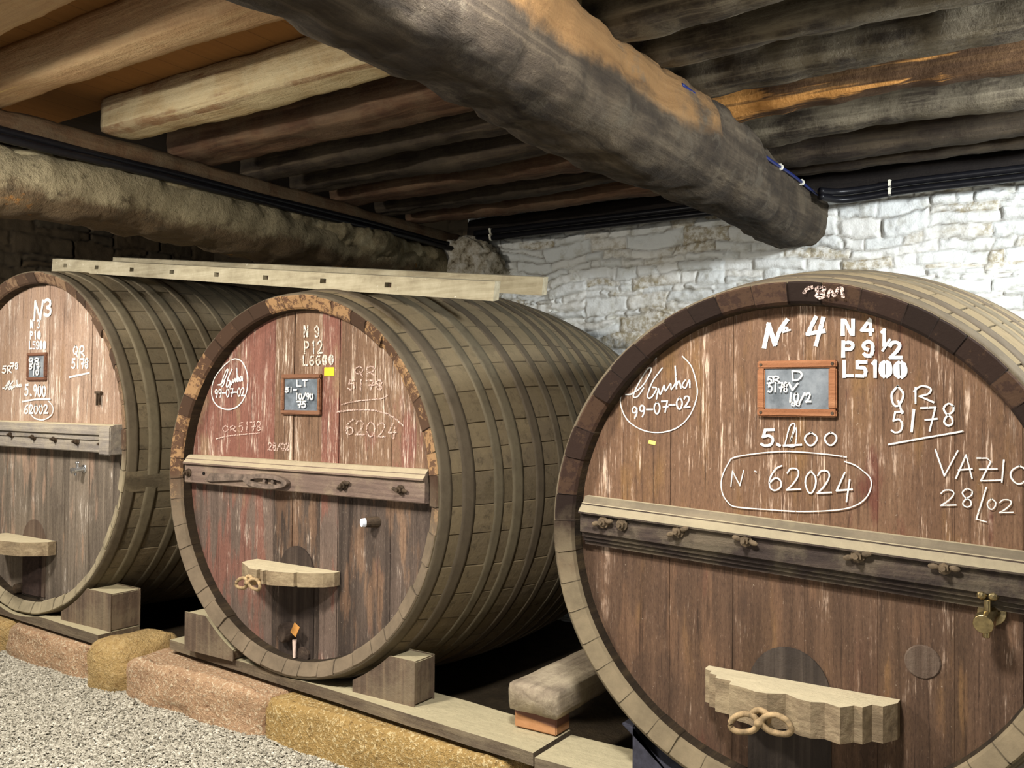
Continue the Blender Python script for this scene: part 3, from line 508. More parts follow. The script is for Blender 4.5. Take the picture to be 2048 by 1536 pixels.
I.cut('chalk_volume', CHALK, cR, 'white chalk litre figure'); I.ch('Q', 985, 930, 1090, 1145, 0.0066); I.ch('R', 1165, 928, 1325, 1065, 0.0056); I.ch('5', 990, 1130, 1085, 1300, 0.0059); I.ch('1', 1135, 1120, 1180, 1290, 0.0076, .25); I.ch('7', 1225, 1095, 1340, 1285, 0.0059); I.ch('8', 1395, 1068, 1495, 1245, 0.0056); I.stroke([(965, 1396), (1240, 1345), (1558, 1290)], 0.0053)
I.cut('chalk_code', CHALK, cR, 'white chalk code with an underline'); I.win(0, 0, 1); I.stroke([(1693, 914), (1640, 907), (1560, 903), (1475, 913), (1457, 927), (1444, 957), (1445, 985), (1457, 1005), (1475, 1014), (1550, 1020), (1610, 1023), (1680, 1019), (1715, 1009), (1735, 992), (1743, 970), (1740, 955), (1728, 943), (1710, 930), (1690, 923)], 0.0040)
I.win(1100, 850, .25); I.ch('N', 1450, 362, 1552, 490, 0.0037); I.stroke([(1640, 368), (1652, 374)], 0.0037); I.ch('6', 1748, 325, 1862, 522, 0.0053)
I.win(1536, 850, .25); I.ch('2', 150, 345, 262, 522, 0.0053); I.ch('0', 300, 368, 388, 542, 0.0053); I.ch('2', 395, 362, 508, 548, 0.0053); I.ch('4', 545, 380, 675, 612, 0.0056)
I.cut('chalk_number', CHALK, cR, 'white chalk number in a ring'); I.ch('V', 1340, 195, 1520, 405, 0.0046); I.ch('A', 1505, 238, 1640, 425, 0.0046); I.ch('Z', 1675, 255, 1872, 445, 0.0046); I.ch('I', 1840, 280, 1920, 455, 0.0046); I.ch('O', 1940, 325, 2085, 468, 0.0046)
I.ch('2', 1380, 518, 1505, 645, 0.0040); I.ch('8', 1545, 508, 1645, 655, 0.0040); I.ch('/', 1668, 498, 1748, 752, 0.0044); I.stroke([(1668, 752), (1750, 775)], 0.0031); I.ch('0', 1755, 590, 1825, 672, 0.0037); I.ch('2', 1850, 595, 1962, 702, 0.0037)
I.done('chalk_note', CHALK, cR, 'white chalk word and date')
I = Ink(2.925+REC-.004, bR, 1536, 540, .25)
I.ch('sN', 590, 400, 688, 516, .0115); I.ch('s4', 742, 396, 838, 516, .011); I.ch('sP', 592, 574, 690, 690, .0115); I.ch('s9', 758, 568, 842, 690, .0115); I.ch('sL', 600, 732, 678, 852, .0115); I.ch('s5', 704, 730, 788, 852, .0115); I.ch('s1', 820, 730, 880, 852, .0115); I.ch('s0', 893, 734, 988, 852, .0115); I.ch('s0', 1010, 738, 1106, 858, .0115)
I.ch('s1', 890, 480, 955, 602, .011); I.stroke([(918, 645), (975, 558)], .007, False); I.ch('s2', 970, 578, 1064, 706, .011)
I.done('stencil_lettering', STENCIL, cR, 'white stencilled lettering')
I = Ink(2.925+REC-.0175, bR, 1180, 540, .25)
I.ch('5', 1418, 850, 1455, 910, .005); I.ch('R', 1462, 850, 1515, 895, .005); I.ch('D', 1610, 808, 1698, 882, .006); I.text('5178', 1425, 900, 1580, 975, .005); I.ch('V', 1592, 905, 1662, 960, .006); I.text('10/2', 1585, 985, 1765, 1055, .006); I.text('00', 1612, 1060, 1680, 1085, .004)
I.done('slate_writing', CHALK, o)
I = Ink(2.925+SLOPE*.45-.008, bR, 1536, 540, .25); I.stroke([(290, 180), (310, 150), (350, 140)], .011); I.ch('8', 375, 135, 460, 222, .011); I.stroke([(480, 215), (500, 160), (530, 205), (560, 150)], .011); I.stroke([(590, 135), (600, 215)], .010)
I.done('rim_lettering', FAINT, cR, 'rubbed pale letters on the rim')
bm = bmesh.new(); P = on_y(1305, 885, 2.925+REC)-bR; add_box(bm, (P.x, REC-.003, P.z), (.028, .002, .014), Matrix.Rotation(.2, 4, 'Y')); tag(from_bm('sticker', bm, plain('torn_yellow_paper', (226, 210, 110), .7, 0, .1), cR), 'torn scrap of yellow paper')

# ---- left cask
L_J = [-.75, -.55, -.34, -.115, .105, .36, .58, .82]
Lm = {'side': L_side, 'chime': mat_chime('chime_left', (104, 80, 62), (150, 124, 96), (156, 144, 118), .5, 1.072),
      'head': mat_head('head_boards_left', 1.072, 1.0, list(zip([-1.0]+L_J, [.5, .4, .6, .7, .62, .45, .7, .5, .4])), ((116, 88, 72), (156, 128, 108), (194, 168, 146)), (128, 88, 76), .0, (108, 98, 86), .95, 1.0, (232, 220, 206), .05, .3, 9)}
cL, bL, zL = make_cask(-5.665, -.278, 3.0, 1.072, Lm, L_J, 'far left wine cask with pale scuffed head, cut by the picture edge', nst=52, seed=23)
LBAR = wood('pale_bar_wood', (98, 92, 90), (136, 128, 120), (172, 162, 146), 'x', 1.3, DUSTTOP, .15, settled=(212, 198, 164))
zb = zL+.005
cb = crossbar(cL, [(0, -.04), (.07, -.04), (.075, -.034), (.075, .03), (.085, .034), (.085, .06), (.10, .066), (.10, .12), (.085, .126), (0, .126)], -.96, .96, LBAR, zL)
for sx in (-1, 1):
    bm = bmesh.new(); add_box(bm, (sx*.915, REC-.062, zL+.035), (.11, .12, .165)); bev(bm, .006); from_bm('end_block', bm, LBAR, cb)
for px, py in ((22, 869), (66, 874), (108, 878), (152, 883), (203, 888)):
    P = on_y(px, py, 3.0+REC-.085)-bL; nut(cb, P.x, REC-.075, P.z, .015, False, 0, IRON)
door_arch(cL, -.02, zL-.98, zL-.50, .27, wood('brown_door_wood', (70, 58, 50), (98, 82, 70), (122, 106, 90), 'z', 1.2), zL)
bm = bmesh.new(); add_box(bm, (-.02, REC-.012, zL-.80), (.20, .02, .36)); bev(bm, .004); from_bm('door_board', bm, plain('dark_board', (58, 46, 42), .8, 0, .25), cL)
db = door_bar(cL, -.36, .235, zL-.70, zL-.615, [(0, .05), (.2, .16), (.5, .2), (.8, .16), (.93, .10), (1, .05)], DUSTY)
wing_nut(db, -.06, REC-.235, zL-.67, .9, .1)
P = on_y(160, 938, 3.0+REC-.03)-bL; tap(cL, P.x, P.z, .75, STEEL, tilt=-.03)
P = on_y(45, 1175, 3.0+REC)-bL; bm = bmesh.new(); add_cyl(bm, (P.x, REC+.01, P.z), (P.x, REC-.05, P.z), .035, .03, 14); bev(bm, .003, 1); from_bm('bung', bm, IRON, cL)
bm = bmesh.new(); P = on_y(200, 795, 3.0+REC)-bL; add_box(bm, (P.x, REC-.012, P.z+.03), (.06, .012, .014)); add_box(bm, (P.x-.014, REC-.01, P.z-.01), (.008, .012, .075)); add_box(bm, (P.x+.014, REC-.01, P.z-.01), (.008, .012, .07)); from_bm('hook', bm, IRON, cL)
P = on_y(71, 733, 3.0+REC-.018)-bL
o, p = slate(cL, P.x, P.z, .225, .178, .020, wood('slate_frame_dark', (92, 60, 46), (116, 80, 62), (136, 98, 76), 'x', 2), SLATE)
I = Ink(3.0+REC-.004, bL, 0, 560, .1954)
I.ch('N', 350, 215, 440, 405, .022); I.cut('chalk_letter', CHALK, cL, 'thick white chalk letter N'); I.ch('3', 455, 200, 525, 365, .022); I.cut('chalk_digit', CHALK, cL, 'thick white chalk number'); I.text('QR', 750, 675, 865, 785, .011); I.text('5178', 735, 805, 905, 900, .012); I.stroke([(710, 995), (915, 950)], .011, False)
I.cut('chalk_code', CHALK, cL, 'white chalk code with an underline'); I.text('5.900', 255, 1070, 470, 1180, .015, 10); I.stroke([(230, 1245), (370, 1222), (515, 1218)], .012); I.text('62002', 250, 1280, 490, 1365, .012); I.stroke([(320, 1260), (310, 1350), (360, 1415), (450, 1430), (530, 1380), (545, 1300), (500, 1240)], .008)
I.cut('chalk_volume', CHALK, cL, 'white chalk litre figure'); sign_strokes(I, 30, 1030, 220, 1130, .011); I.text('5R', 25, 880, 120, 950, .010); I.text('78', 110, 850, 190, 910, .010)
I.done('chalk_signature', CHALK, cL, 'scuffed white chalk scribble')
I = Ink(3.0+REC-.004, bL, 0, 560, .1954)
I.text('N 3', 312, 412, 405, 490, .013, pre='s'); I.text('P10', 308, 528, 415, 600, .012, pre='s', gap=.4); I.text('L5900', 300, 628, 472, 706, .0105, pre='s', gap=.35)
I.done('stencil_lettering', STENCIL, cL, 'worn white stencilled lettering')
I = Ink(3.0+REC-.0185, bL, 0, 560, .1954); I.text('QR', 295, 800, 400, 850, .010); I.text('517', 300, 860, 400, 910, .011); I.text('10', 330, 920, 395, 970, .010)
I.done('slate_writing', CHALK, o)

# ------------------------------------------------------------------ ladder lying over the two far casks
RAILW = NT('pale_ladder_wood'); _g = RAILW.noise(1, RAILW.map((2, 40, 40)), 6, .65); _b = RAILW.noise(7, None, 7, .7)
_c = RAILW.ramp(RAILW.ma('ADD', RAILW.ma('MULTIPLY', _g, .5), RAILW.ma('MULTIPLY', _b, .5)), [(.32, srgb(136, 126, 104)), (.5, srgb(176, 166, 140)), (.66, srgb(200, 192, 166))])
RAILW = RAILW.fin(RAILW.mix(RAILW.step(RAILW.noise(24, None, 6, .75), .64, .70), _c, srgb(236, 232, 216)), .9, _b, .4, .006)
def rail_line(px0, py0, Y0, px1, py1, Y1): return on_y(px0, py0, Y0), on_y(px1, py1, Y1)
A0, A1 = rail_line(104, 536, 3.32, 988, 593, 3.14)
A0.z += .022; A1.z += .022
lad = empty('ladder', A0); tag(lad, 'pale wooden ladder lying across the tops of two casks', 'ladder')
dv = (A1-A0); Ln = dv.length; dx = dv.normalized(); back = Vector((0, 1, 0)); back = (back-dx*back.dot(dx)).normalized(); upv = dx.cross(back)
if upv.z < 0: upv = -upv
HOLEM = plain('mortise_shadow_wood', (60, 46, 34), .9, 0, .2)
def rail(off_b, off_x, ln, hh=.084, th=.038, holes=True, off_u=0):
    """A rail with open round-cornered mortises cut through its face."""
    bm = bmesh.new(); hs = [u for u in HU] if holes else []
    cuts = [0]+[x for u in hs for x in (u-.022, u+.022)]+[ln]
    def blk(x0, x1, z0, z1):
        vs = [back*(off_b+b)+dx*(off_x+x)+upv*(z+off_u+b*.2) for x in (x0, x1) for b in (0, th) for z in (z0, z1)]
        v = [bm.verts.new(q) for q in vs]
        for f in ((0, 1, 3, 2), (4, 6, 7, 5), (0, 4, 5, 1), (2, 3, 7, 6), (0, 2, 6, 4), (1, 5, 7, 3)): bm.faces.new([v[i] for i in f])
    for i in range(0, len(cuts)-1, 2): blk(cuts[i], cuts[i+1], -hh/2, hh/2)
    for u in hs: blk(u-.022, u+.022, .012, hh/2); blk(u-.022, u+.022, -hh/2, -.012)
    bmesh.ops.remove_doubles(bm, verts=bm.verts, dist=.0005)
    seen = {}
    for f in list(bm.faces):
        k = tuple(sorted(v.index for v in f.verts))
    bm.verts.index_update()
    for f in list(bm.faces):
        k = tuple(sorted(v.index for v in f.verts)); seen.setdefault(k, []).append(f)
    bmesh.ops.delete(bm, geom=[f for l in seen.values() if len(l) > 1 for f in l], context='FACES_ONLY')
    return from_bm('rail', bm, RAILW, lad)
HP = [(130, 535), (193, 538), (263, 543), (343, 550), (432, 558), (530, 566), (645, 572), (775, 580)]
HU = []
for px, py in HP:
    d = ray(px, py); n_ = (dx.cross(Vector((0, 0, 1)))).normalized(); t = (A0-Vector((0, 0, CZ))).dot(n_)/d.dot(n_); HU.append((Vector((0, 0, CZ))+d*t-A0).dot(dx))
rail(0, 0, Ln); rail(.36, .12, Ln-.12, off_u=.063)
for u in HU[:]:
    bm = bmesh.new(); a = dx*u+back*.018; b = dx*(u+.02)+back*.387+upv*.063; add_cyl(bm, a, b, .0125, seg=10); from_bm('rung', bm, HOLEM, lad, smooth=False)

# ------------------------------------------------------------------ rough timber builder
def timber(name, p0, p1, w, h, mat, amp=.012, power=3.2, n=None, seg=20, seed=0, taper=1.0, bow=0.0, parent=None, loc=True):
    """A hewn log from p0 to p1: superellipse section w x h with uneven edges."""
    p0 = Vector(p0); p1 = Vector(p1); L = (p1-p0).length; d = (p1-p0).normalized(); n = n or max(8, int(L/.035))
    sd = d.cross(Vector((0, 0, 1))).normalized(); uv = sd.cross(d)
    V = []; off = Vector((seed*7.3, seed*3.1, seed*1.9))
    for i in range(n+1):
        t = i/n; c = d*(L*t); k = 1+(taper-1)*t
        e = 1 if 0 < i < n else .96
        for j in range(seg):
            a = 2*math.pi*(j+.5)/seg; ca, sa = math.cos(a), math.sin(a)
            r = (abs(ca)**power+abs(sa)**power)**(-1/power)
            q = c+sd*(ca*r*w/2*k*e)+uv*(sa*r*h/2*k*e)
            nz = mn.noise((c*1.3+sd*ca*.6+uv*sa*.6)+off)*amp*1.4+mn.noise((q*7)+off)*amp*.7+mn.noise((q*22)+off)*amp*.3
            V.append(q+(sd*ca+uv*sa)*nz+uv*(bow*math.sin(math.pi*t)+.012*amp/.012*mn.noise(Vector((t*3, seed, 0)))))
    Fq = [(i*seg+k, i*seg+(k+1) % seg, (i+1)*seg+(k+1) % seg, (i+1)*seg+k) for i in range(n) for k in range(seg)]
    bm = bmesh.new(); vs = [bm.verts.new(v) for v in V]
    for f in Fq: bm.faces.new([vs[i] for i in f])
    bm.faces.new(vs[:seg]); bm.faces.new(vs[-seg:][::-1])
    return from_bm(name, bm, mat, parent, p0 if loc else None, smooth=True)

# main beams
MB = mat_main_beam()
zB = CZ+1.15
mb = timber('ceiling_beam', (-1.573, .2, zB), (-1.573, 5.62, zB), .50, .50, MB, .030, 2.9, 170, 44, 3, .735)
tag(mb, 'huge rough-hewn main beam crossing overhead, honey bare wood on its flank', 'beam')
LB = mat_plastered()
lb = timber('ceiling_beam', (-4.24, .2, CZ+1.0), (-4.24, 5.62, CZ+1.03), .36, .30, LB, .045, 2.8, 170, 40, 8)
tag(lb, 'long left beam caked with old mortar, above the far casks', 'beam')
MO = NT('old_mortar'); _f = MO.noise(7, None, 8, .7); MO = MO.fin(MO.ramp(_f, [(.35, srgb(96, 86, 66)), (.5, srgb(150, 138, 108)), (.65, srgb(186, 176, 146))]), .95, MO.noise(26, None, 8, .75), .9, .03)
mo = timber('mortar_bedding', (.055, .1, .095), (.055, 5.0, .09), .20, .13, MO, .075, 2.4, 220, 28, 33, parent=lb); mo['label'] = 'crumbling lumps of pale mortar'
PL = wood('plate_wood', (58, 44, 34), (96, 74, 54), (128, 104, 78), 'y', 1.0, (120, 110, 88), .4)
pl = timber('wall_plate', (-4.17, .3, CZ+1.235), (-4.17, 5.5, CZ+1.235), .15, .13, PL, .014, 4, 120, 16, 4)
tag(pl, 'rough brown sill timber lying on the left beam under the joist ends', 'timber')
DK = wood('sooty_joist_wood', (26, 22, 19), (54, 45, 37), (92, 79, 62), 'x', 1.0, (100, 90, 72), .25, (176, 122, 62), .66)
BR = wood('brown_joist_wood', (48, 34, 26), (86, 62, 46), (126, 98, 74), 'x', 1.0, (120, 106, 84), .3, (170, 120, 66), .67)
GY = wood('grey_joist_wood', (30, 26, 23), (66, 58, 48), (142, 132, 111), 'x', 1.0, (140, 130, 108), .4)
OR = wood('honey_joist_wood', (48, 34, 24), (80, 58, 38), (120, 92, 60), 'x', 1.0, None, 0, (186, 134, 74), .50)
PA = wood('pale_joist_wood', (146, 122, 88), (190, 168, 128), (216, 198, 160), 'x', 1.4, (206, 194, 158), .5, (134, 106, 78), .53, bs=.9)
PB = wood('pale_pink_joist_wood', (150, 116, 84), (186, 152, 112), (206, 178, 138), 'x', 1.2, (196, 172, 132), .3, (236, 200, 122), .605, bs=.9)
ZJ = CZ+1.30
LJ = [(1.54, .17, .19, PB, 'pale joist cut by the top left picture corner', 'front'), (1.99, .16, .19, PB, 'pale pinkish joist with bright splintered patches, second from the front'), (2.60, .20, .18, PA, 'broad pale limewashed joist ending on the left beam'),
      (3.10, .27, .19, BR, 'wide dark brown joist just behind the limewashed one'), (3.53, .15, .18, DK, 'thin sooty joist next behind the wide brown one'), (3.92, .17, .18, DK, 'sooty joist with a small yellow chip, midway along the left bay'),
      (4.30, .22, .18, BR, 'reddish brown joist with orange specks, left bay'), (4.70, .14, .18, DK, 'narrow black joist, second from the white wall in the left bay'), (5.04, .16, .18, BR, 'reddish joist nearest the white wall in the left bay')]
for i, (y, w, h, m, lab, *_) in enumerate(LJ):
    o = timber('ceiling_joist', (-4.22 if i != 2 else -4.10, y, ZJ+h/2), (-1.50, y+.01, ZJ+h/2), w, h, m, .012 if i < 3 else .016, 10 if i < 3 else 5, 90, 28, 20+i); tag(o, lab, 'joist', 'ceiling joists')
RJ = [(2.38, .16, .18, GY, 'grey joist at the very top of the right bay'), (2.78, .17, .18, GY, 'weathered grey joist second from the top in the right bay'), (3.16, .17, .19, GY, 'joist with a frayed pale edge, above the broad grey one, right bay'), (3.53, .21, .18, GY, 'broad grey joist with a long split, right bay'), (3.88, .16, .18, OR, 'joist with a long honey-coloured bare strip, right bay'),
      (4.36, .17, .18, GY, 'light grey joist next behind the honey-streaked one, right bay'), (4.84, .18, .18, DK, 'brown-black joist with a yellow chip, right bay'), (5.12, .12, .17, DK, 'thin dark joist nearest the white wall in the right bay')]
for i, (y, w, h, m, lab) in enumerate(RJ):
    o = timber('ceiling_joist', (-1.62, y, ZJ+h/2), (2.2, y+.0, ZJ+h/2), w, h, m, .019, 5, 100, 20, 40+i); tag(o, lab, 'joist', 'ceiling joists')
o = timber('wall_plate', (-4.0, 5.50, CZ+1.315), (2.2, 5.50, CZ+1.315), .16, .15, wood('black_plate_wood', (22, 19, 18), (36, 31, 28), (58, 50, 42), 'x'), .01, 4, 120, 16, 61); tag(o, 'black timber along the top of the white wall', 'timber')

# cables
def strap(root, p, r, d='x'):
    bm = bmesh.new(); m = Matrix.Translation(p)
    bmesh.ops.create_cone(bm, cap_ends=True, segments=12, radius1=r, radius2=r, depth=.016, matrix=m @ Matrix.Rotation(math.pi/2, 4, 'Y' if d == 'x' else 'X'))
    add_box(bm, Vector(p)+Vector((0, -r if d == 'x' else 0, r*.6)), (.014, .012, .014)); return tag(from_bm('cable_clip', bm, WHITE_CLIP, root), 'white clip')
def wob(pts, a): return [(x+random.uniform(-a, a), y, z+random.uniform(-a, a)) for x, y, z in pts]
for k, (zz, xx, lab) in enumerate(((1.150, -4.045, 'lower black cable running along the left beam'), (1.188, -4.075, 'upper black cable running along the left beam'))):
    o = tube('cable', wob([(xx, y, CZ+zz) for y in np.linspace(.3, 5.3, 12)], .004)+[(xx+.1, 5.42, CZ+zz+.03)], .019, BLACK_PVC); tag(o, lab, 'cable', 'black cables on the left beam')
for k, (zz, lab) in enumerate(((1.215, 'lower black cable along the top of the white wall'), (1.262, 'upper black cable along the top of the white wall'))):
    for side, pts, px in ((' left of the main beam', [(x, 5.39, CZ+zz) for x in np.linspace(-3.9, -1.84, 7)], 983), (' right of the main beam', [(-1.335, 5.22, CZ+1.20+k*.03), (-1.25, 5.33, CZ+zz-.025), (-1.1, 5.385, CZ+zz-.012)]+[(x, 5.39, CZ+zz) for x in np.linspace(-.9, 2.1, 7)], 1780)):
        root = tube('cable', pts, .021, BLACK_PVC); tag(root, lab+side, 'cable', 'black cables on the white wall')
        P = on_y(px, 450 if px < 1000 else 365, 5.39); strap(root, (P.x, 5.39, CZ+zz), .0225)
def bsurf(y, a):
    r = (.25+(.184-.25)*y/5.5)*1.04; return Vector((-1.573+r*math.cos(a), y, zB+r*math.sin(a)))
pts = [bsurf(y, .50+.12*math.sin(y*4))+Vector((.008, 0, 0)) for y in np.linspace(3.3, 5.45, 14)]
bl = tube('cable', pts, .009, BLUE_PVC); tag(bl, 'dark blue cable clipped along the side of the main beam', 'cable')
for y in (4.15, 4.62, 5.1): strap(bl, bsurf(y, .50+.12*math.sin(y*4))+Vector((.008, 0, 0)), .0165, 'y')

# ------------------------------------------------------------------ rubble walls
def vnoise(x, z, s, seed):
    r = np.random.default_rng(seed); G = r.random((257, 257)); X = (x*s) % 256; Z = (z*s) % 256; i = X.astype(int); j = Z.astype(int); fx = X-i; fz = Z-j; fx = fx*fx*(3-2*fx); fz = fz*fz*(3-2*fz)
    return (G[i, j]*(1-fx)+G[i+1, j]*fx)*(1-fz)+(G[i, j+1]*(1-fx)+G[i+1, j+1]*fx)*fz-.5
def rubble(W, H, res, seed, cmin=.035, cmax=.125, wmin=.07, wmax=.34):
    r = np.random.default_rng(seed); nx, nz = int(W/res)+1, int(H/res)+1
    X, Z = np.meshgrid(np.linspace(0, W, nx), np.linspace(0, H, nz), indexing='ij')
    xo, zo = X+30, Z+30
    Xw = X+.06*vnoise(xo, zo, 7, seed)+.016*vnoise(xo, zo, 26, seed+1); Zw = Z+.065*vnoise(xo, zo, 4.5, seed+2)+.07*vnoise(xo, zo, 1.6, seed+5)+.016*vnoise(xo, zo, 24, seed+3)
    zs = [-.2]
    while zs[-1] < H+.3: zs.append(zs[-1]+r.uniform(cmin, cmax))
    zs = np.array(zs); ci = np.clip(np.searchsorted(zs, Zw)-1, 0, len(zs)-2); D = np.zeros_like(X); T = np.zeros_like(X); Hh = np.zeros_like(X)
    for c in range(len(zs)-1):
        m = ci == c
        if not m.any(): continue
        hgt = zs[c+1]-zs[c]; xs = [-.3-r.random()*.2]
        while xs[-1] < W+.4: xs.append(xs[-1]+r.uniform(wmin, wmax)*(.6+hgt/.16))
        xs = np.array(xs); k = np.clip(np.searchsorted(xs, Xw[m])-1, 0, len(xs)-2); n = len(xs)
        split = (r.random(n) < .38) & (hgt > .075); zsplit = zs[c]+hgt*r.uniform(.35, .65, n); skew = r.uniform(-.25, .25, n)
        x0, x1 = xs[k], xs[k+1]; zz = Zw[m]; zlo = np.full(zz.shape, zs[c]); zhi = np.full(zz.shape, zs[c+1])
        zp = zsplit[k]+skew[k]*(Xw[m]-(x0+x1)/2)*.5; sp = split[k]; upm = zz > zp
        zlo = np.where(sp & upm, zp, zlo); zhi = np.where(sp & ~upm, zp, zhi)
        d = np.minimum(np.minimum(Xw[m]-x0, x1-Xw[m]), np.minimum(zz-zlo, zhi-zz)); D[m] = d
        tt = r.random((n, 2)); T[m] = np.where(sp & upm, tt[k, 1], tt[k, 0]); ht = r.random((n, 2)); Hh[m] = np.where(sp & upm, ht[k, 1], ht[k, 0])
    s = np.clip(D/.016, 0, 1); s = s*s*(3-2*s); j = 1-np.clip(D/.008, 0, 1)
    fillm = np.clip(vnoise(xo, zo, 5, seed+9)*3+.45, 0, 1)      # joints here and there flushed with limewash
    h = .006+s*(.012+.026*Hh)+fillm*.010*(1-s)+.010*vnoise(xo, zo, 30, seed+7)+.022*vnoise(xo, zo, 6, seed+8)
    return X, Z, h, j*(1-.35*fillm), T
def wall_mesh(name, W, H, res, seed, mat, to_world, **kw):
    X, Z, h, j, T = rubble(W, H, res, seed, **kw); nx, nz = X.shape
    V = to_world(X.ravel(), Z.ravel(), h.ravel()); idx = np.arange(nx*nz).reshape(nx, nz)
    Fq = np.stack([idx[:-1, :-1], idx[1:, :-1], idx[1:, 1:], idx[:-1, 1:]], -1).reshape(-1, 4)
    o = from_np(name, V, Fq, mat, None, smooth=True, attrs={'joint': j, 'tint': T}); o['kind'] = 'structure'; return o
WH = mat_wall(); DW = mat_dark_wall()
ZT = CZ+1.50
wall_mesh('wall_back', 6.3, ZT, .0085, 5, WH, lambda x, z, h: np.stack([-4.1+x, 5.60-h, z], 1))
wall_mesh('wall_back_left', 3.3, ZT, .016, 15, DW, lambda x, z, h: np.stack([-7.35+x, 5.66-h, z], 1), cmin=.09, cmax=.2, wmin=.12)
wall_mesh('wall_left', 6.2, ZT, .014, 25, DW, lambda x, z, h: np.stack([-7.25+h, x-.5, z], 1), cmin=.09, cmax=.2, wmin=.12)
wall_mesh('wall_right', 6.2, ZT, .04, 35, WH, lambda x, z, h: np.stack([2.2-h, x-.5, z], 1))

# ------------------------------------------------------------------ stones
def rock(name, c, s, mat, seed, amp=.02, cuts=14, power=5, parent=None, flat=None):
    bm = bmesh.new(); bmesh.ops.create_cube(bm, size=2); bmesh.ops.subdivide_edges(bm, edges=bm.edges[:], cuts=cuts, use_grid_fill=True); off = Vector((seed*5.7, seed*2.3, seed*9.1))
    for v in bm.verts:
        p = v.co.copy(); r = (abs(p.x)**power+abs(p.y)**power+abs(p.z)**power)**(1/power); p = p/r
        q = Vector((p.x*s[0]/2, p.y*s[1]/2, p.z*s[2]/2)); q += p.normalized()*(mn.noise(q*5+off)*amp*1.5+mn.noise(q*14+off)*amp*.7+mn.noise(q*40+off)*amp*.3); v.co = q
        if flat and v.co.y+c[1] > 2.925: v.co.z = min(v.co.z, flat-c[2])
    return from_bm(name, bm, mat, parent, c, smooth=True)
G_PINK = mat_granite('pink_granite', (204, 166, 130), (232, 212, 180), (146, 106, 80)); G_YEL = mat_granite('yellow_granite', (192, 158, 98), (234, 212, 162), (126, 98, 56)); G_OCH = mat_granite('ochre_stone', (200, 168, 112), (214, 186, 136), (150, 116, 72)); G_GRY = mat_granite('dun_granite', (150, 126, 102), (186, 168, 146), (104, 82, 66))
KZ = CZ-1.60
for x0, x1, ztop, m, yf, lab in ((-7.1, -5.7, .235, G_OCH, 2.93, 'mossy ochre kerb stone at the far left'), (-5.72, -4.74, .215, G_PINK, 2.92, 'pinkish kerb stone below the left cask'), (-4.77, -4.40, .265, G_OCH, 2.86, 'rounded ochre kerb stone in the gap between left and middle casks'), (-4.42, -3.30, .222, G_PINK, 2.88, 'pink granite kerb block under the middle cask'),
        (-3.32, -1.90, .215, G_YEL, 2.89, 'long yellow granite kerb block right of the pink one'), (-1.84, -1.40, .205, G_GRY, 2.90, 'dun rounded kerb stone between middle and right casks'), (-1.38, .35, .215, G_GRY, 2.90, 'long kerb stone under the right cask')):
    o = rock('kerb_stone', ((x0+x1)/2, yf+.22, ztop/2-.04), (x1-x0-.012, .46, ztop+.08), m, int(abs(x0)*10), .018, 18, 7 if x1-x0 > .6 else 3.2, None, None if x1-x0 < .6 else .19); tag(o, lab, 'stone', 'kerb stones along the gravel')
COR = NT('limewashed_rough_stone'); _f = COR.noise(11, None, 8, .72); COR = COR.fin(COR.ramp(_f, [(.36, srgb(96, 84, 64)), (.46, srgb(182, 172, 150)), (.6, srgb(226, 222, 210))]), .95, _f, .8, .04)
o = rock('stone_corbel', (-3.97, 5.46, CZ+.86), (.46, .34, .66), COR, 77, .07, 26, 6); tag(o, 'lumpy whitewashed stone corbel under the end of the left beam', 'stone')

# ground
def grid(name, x0, x1, y0, y1, z, res, amp, mat, seed):
    nx, ny = int((x1-x0)/res)+1, int((y1-y0)/res)+1; X, Y = np.meshgrid(np.linspace(x0, x1, nx), np.linspace(y0, y1, ny), indexing='ij')
    Zz = z+amp*(vnoise(X+30, Y+30, 2.2, seed)+.5*vnoise(X+30, Y+30, 9, seed+1)); idx = np.arange(nx*ny).reshape(nx, ny)
    o = from_np(name, np.stack([X.ravel(), Y.ravel(), Zz.ravel()], 1), np.stack([idx[:-1, :-1], idx[1:, :-1], idx[1:, 1:], idx[:-1, 1:]], -1).reshape(-1, 4), mat); o['kind'] = 'structure'; return o
grid('floor', -8, 3, -2.5, 3.05, -.004, .05, .006, mat_gravel(), 3)
grid('ground', -7.4, 2.4, 3.08, 5.8, .05, .03, .035, mat_earth(), 6)
# loose gravel chips
N = 70000; gx = rng.uniform(-6.3, -1.6, N*2); gy = rng.uniform(1.0, 2.98, N*2)
rel = np.stack([gx, gy], 1); kx = gx*math.cos(YAW)+gy*math.sin(YAW); kf = -gx*math.sin(YAW)+gy*math.cos(YAW); ok = (np.abs(kx/kf) < .62) & (1.6/kf < .50); gx, gy = gx[ok][:N], gy[ok][:N]; N = len(gx)
oct_ = np.array([[1, 0, 0], [-1, 0, 0], [0, 1, 0], [0, -1, 0], [0, 0, 1], [0, 0, -1]], float); of = np.array([[0, 2, 4], [2, 1, 4], [1, 3, 4], [3, 0, 4], [2, 0, 5], [1, 2, 5], [3, 1, 5], [0, 3, 5]])
sz = rng.uniform(.0035, .0085, N)[:, None, None]*rng.uniform(.6, 1.4, (N, 6, 1)); th = rng.uniform(0, 6.28, N); el = rng.uniform(.7, 1.7, N)
Pb = oct_[None]*sz; Pb[:, :, 0] *= el[:, None]; Pb[:, :, 2] *= .7; cs, sn = np.cos(th)[:, None], np.sin(th)[:, None]; tl = rng.uniform(-.5, .5, (N, 1))
px_, py_ = Pb[:, :, 0]*cs-Pb[:, :, 1]*sn, Pb[:, :, 0]*sn+Pb[:, :, 1]*cs
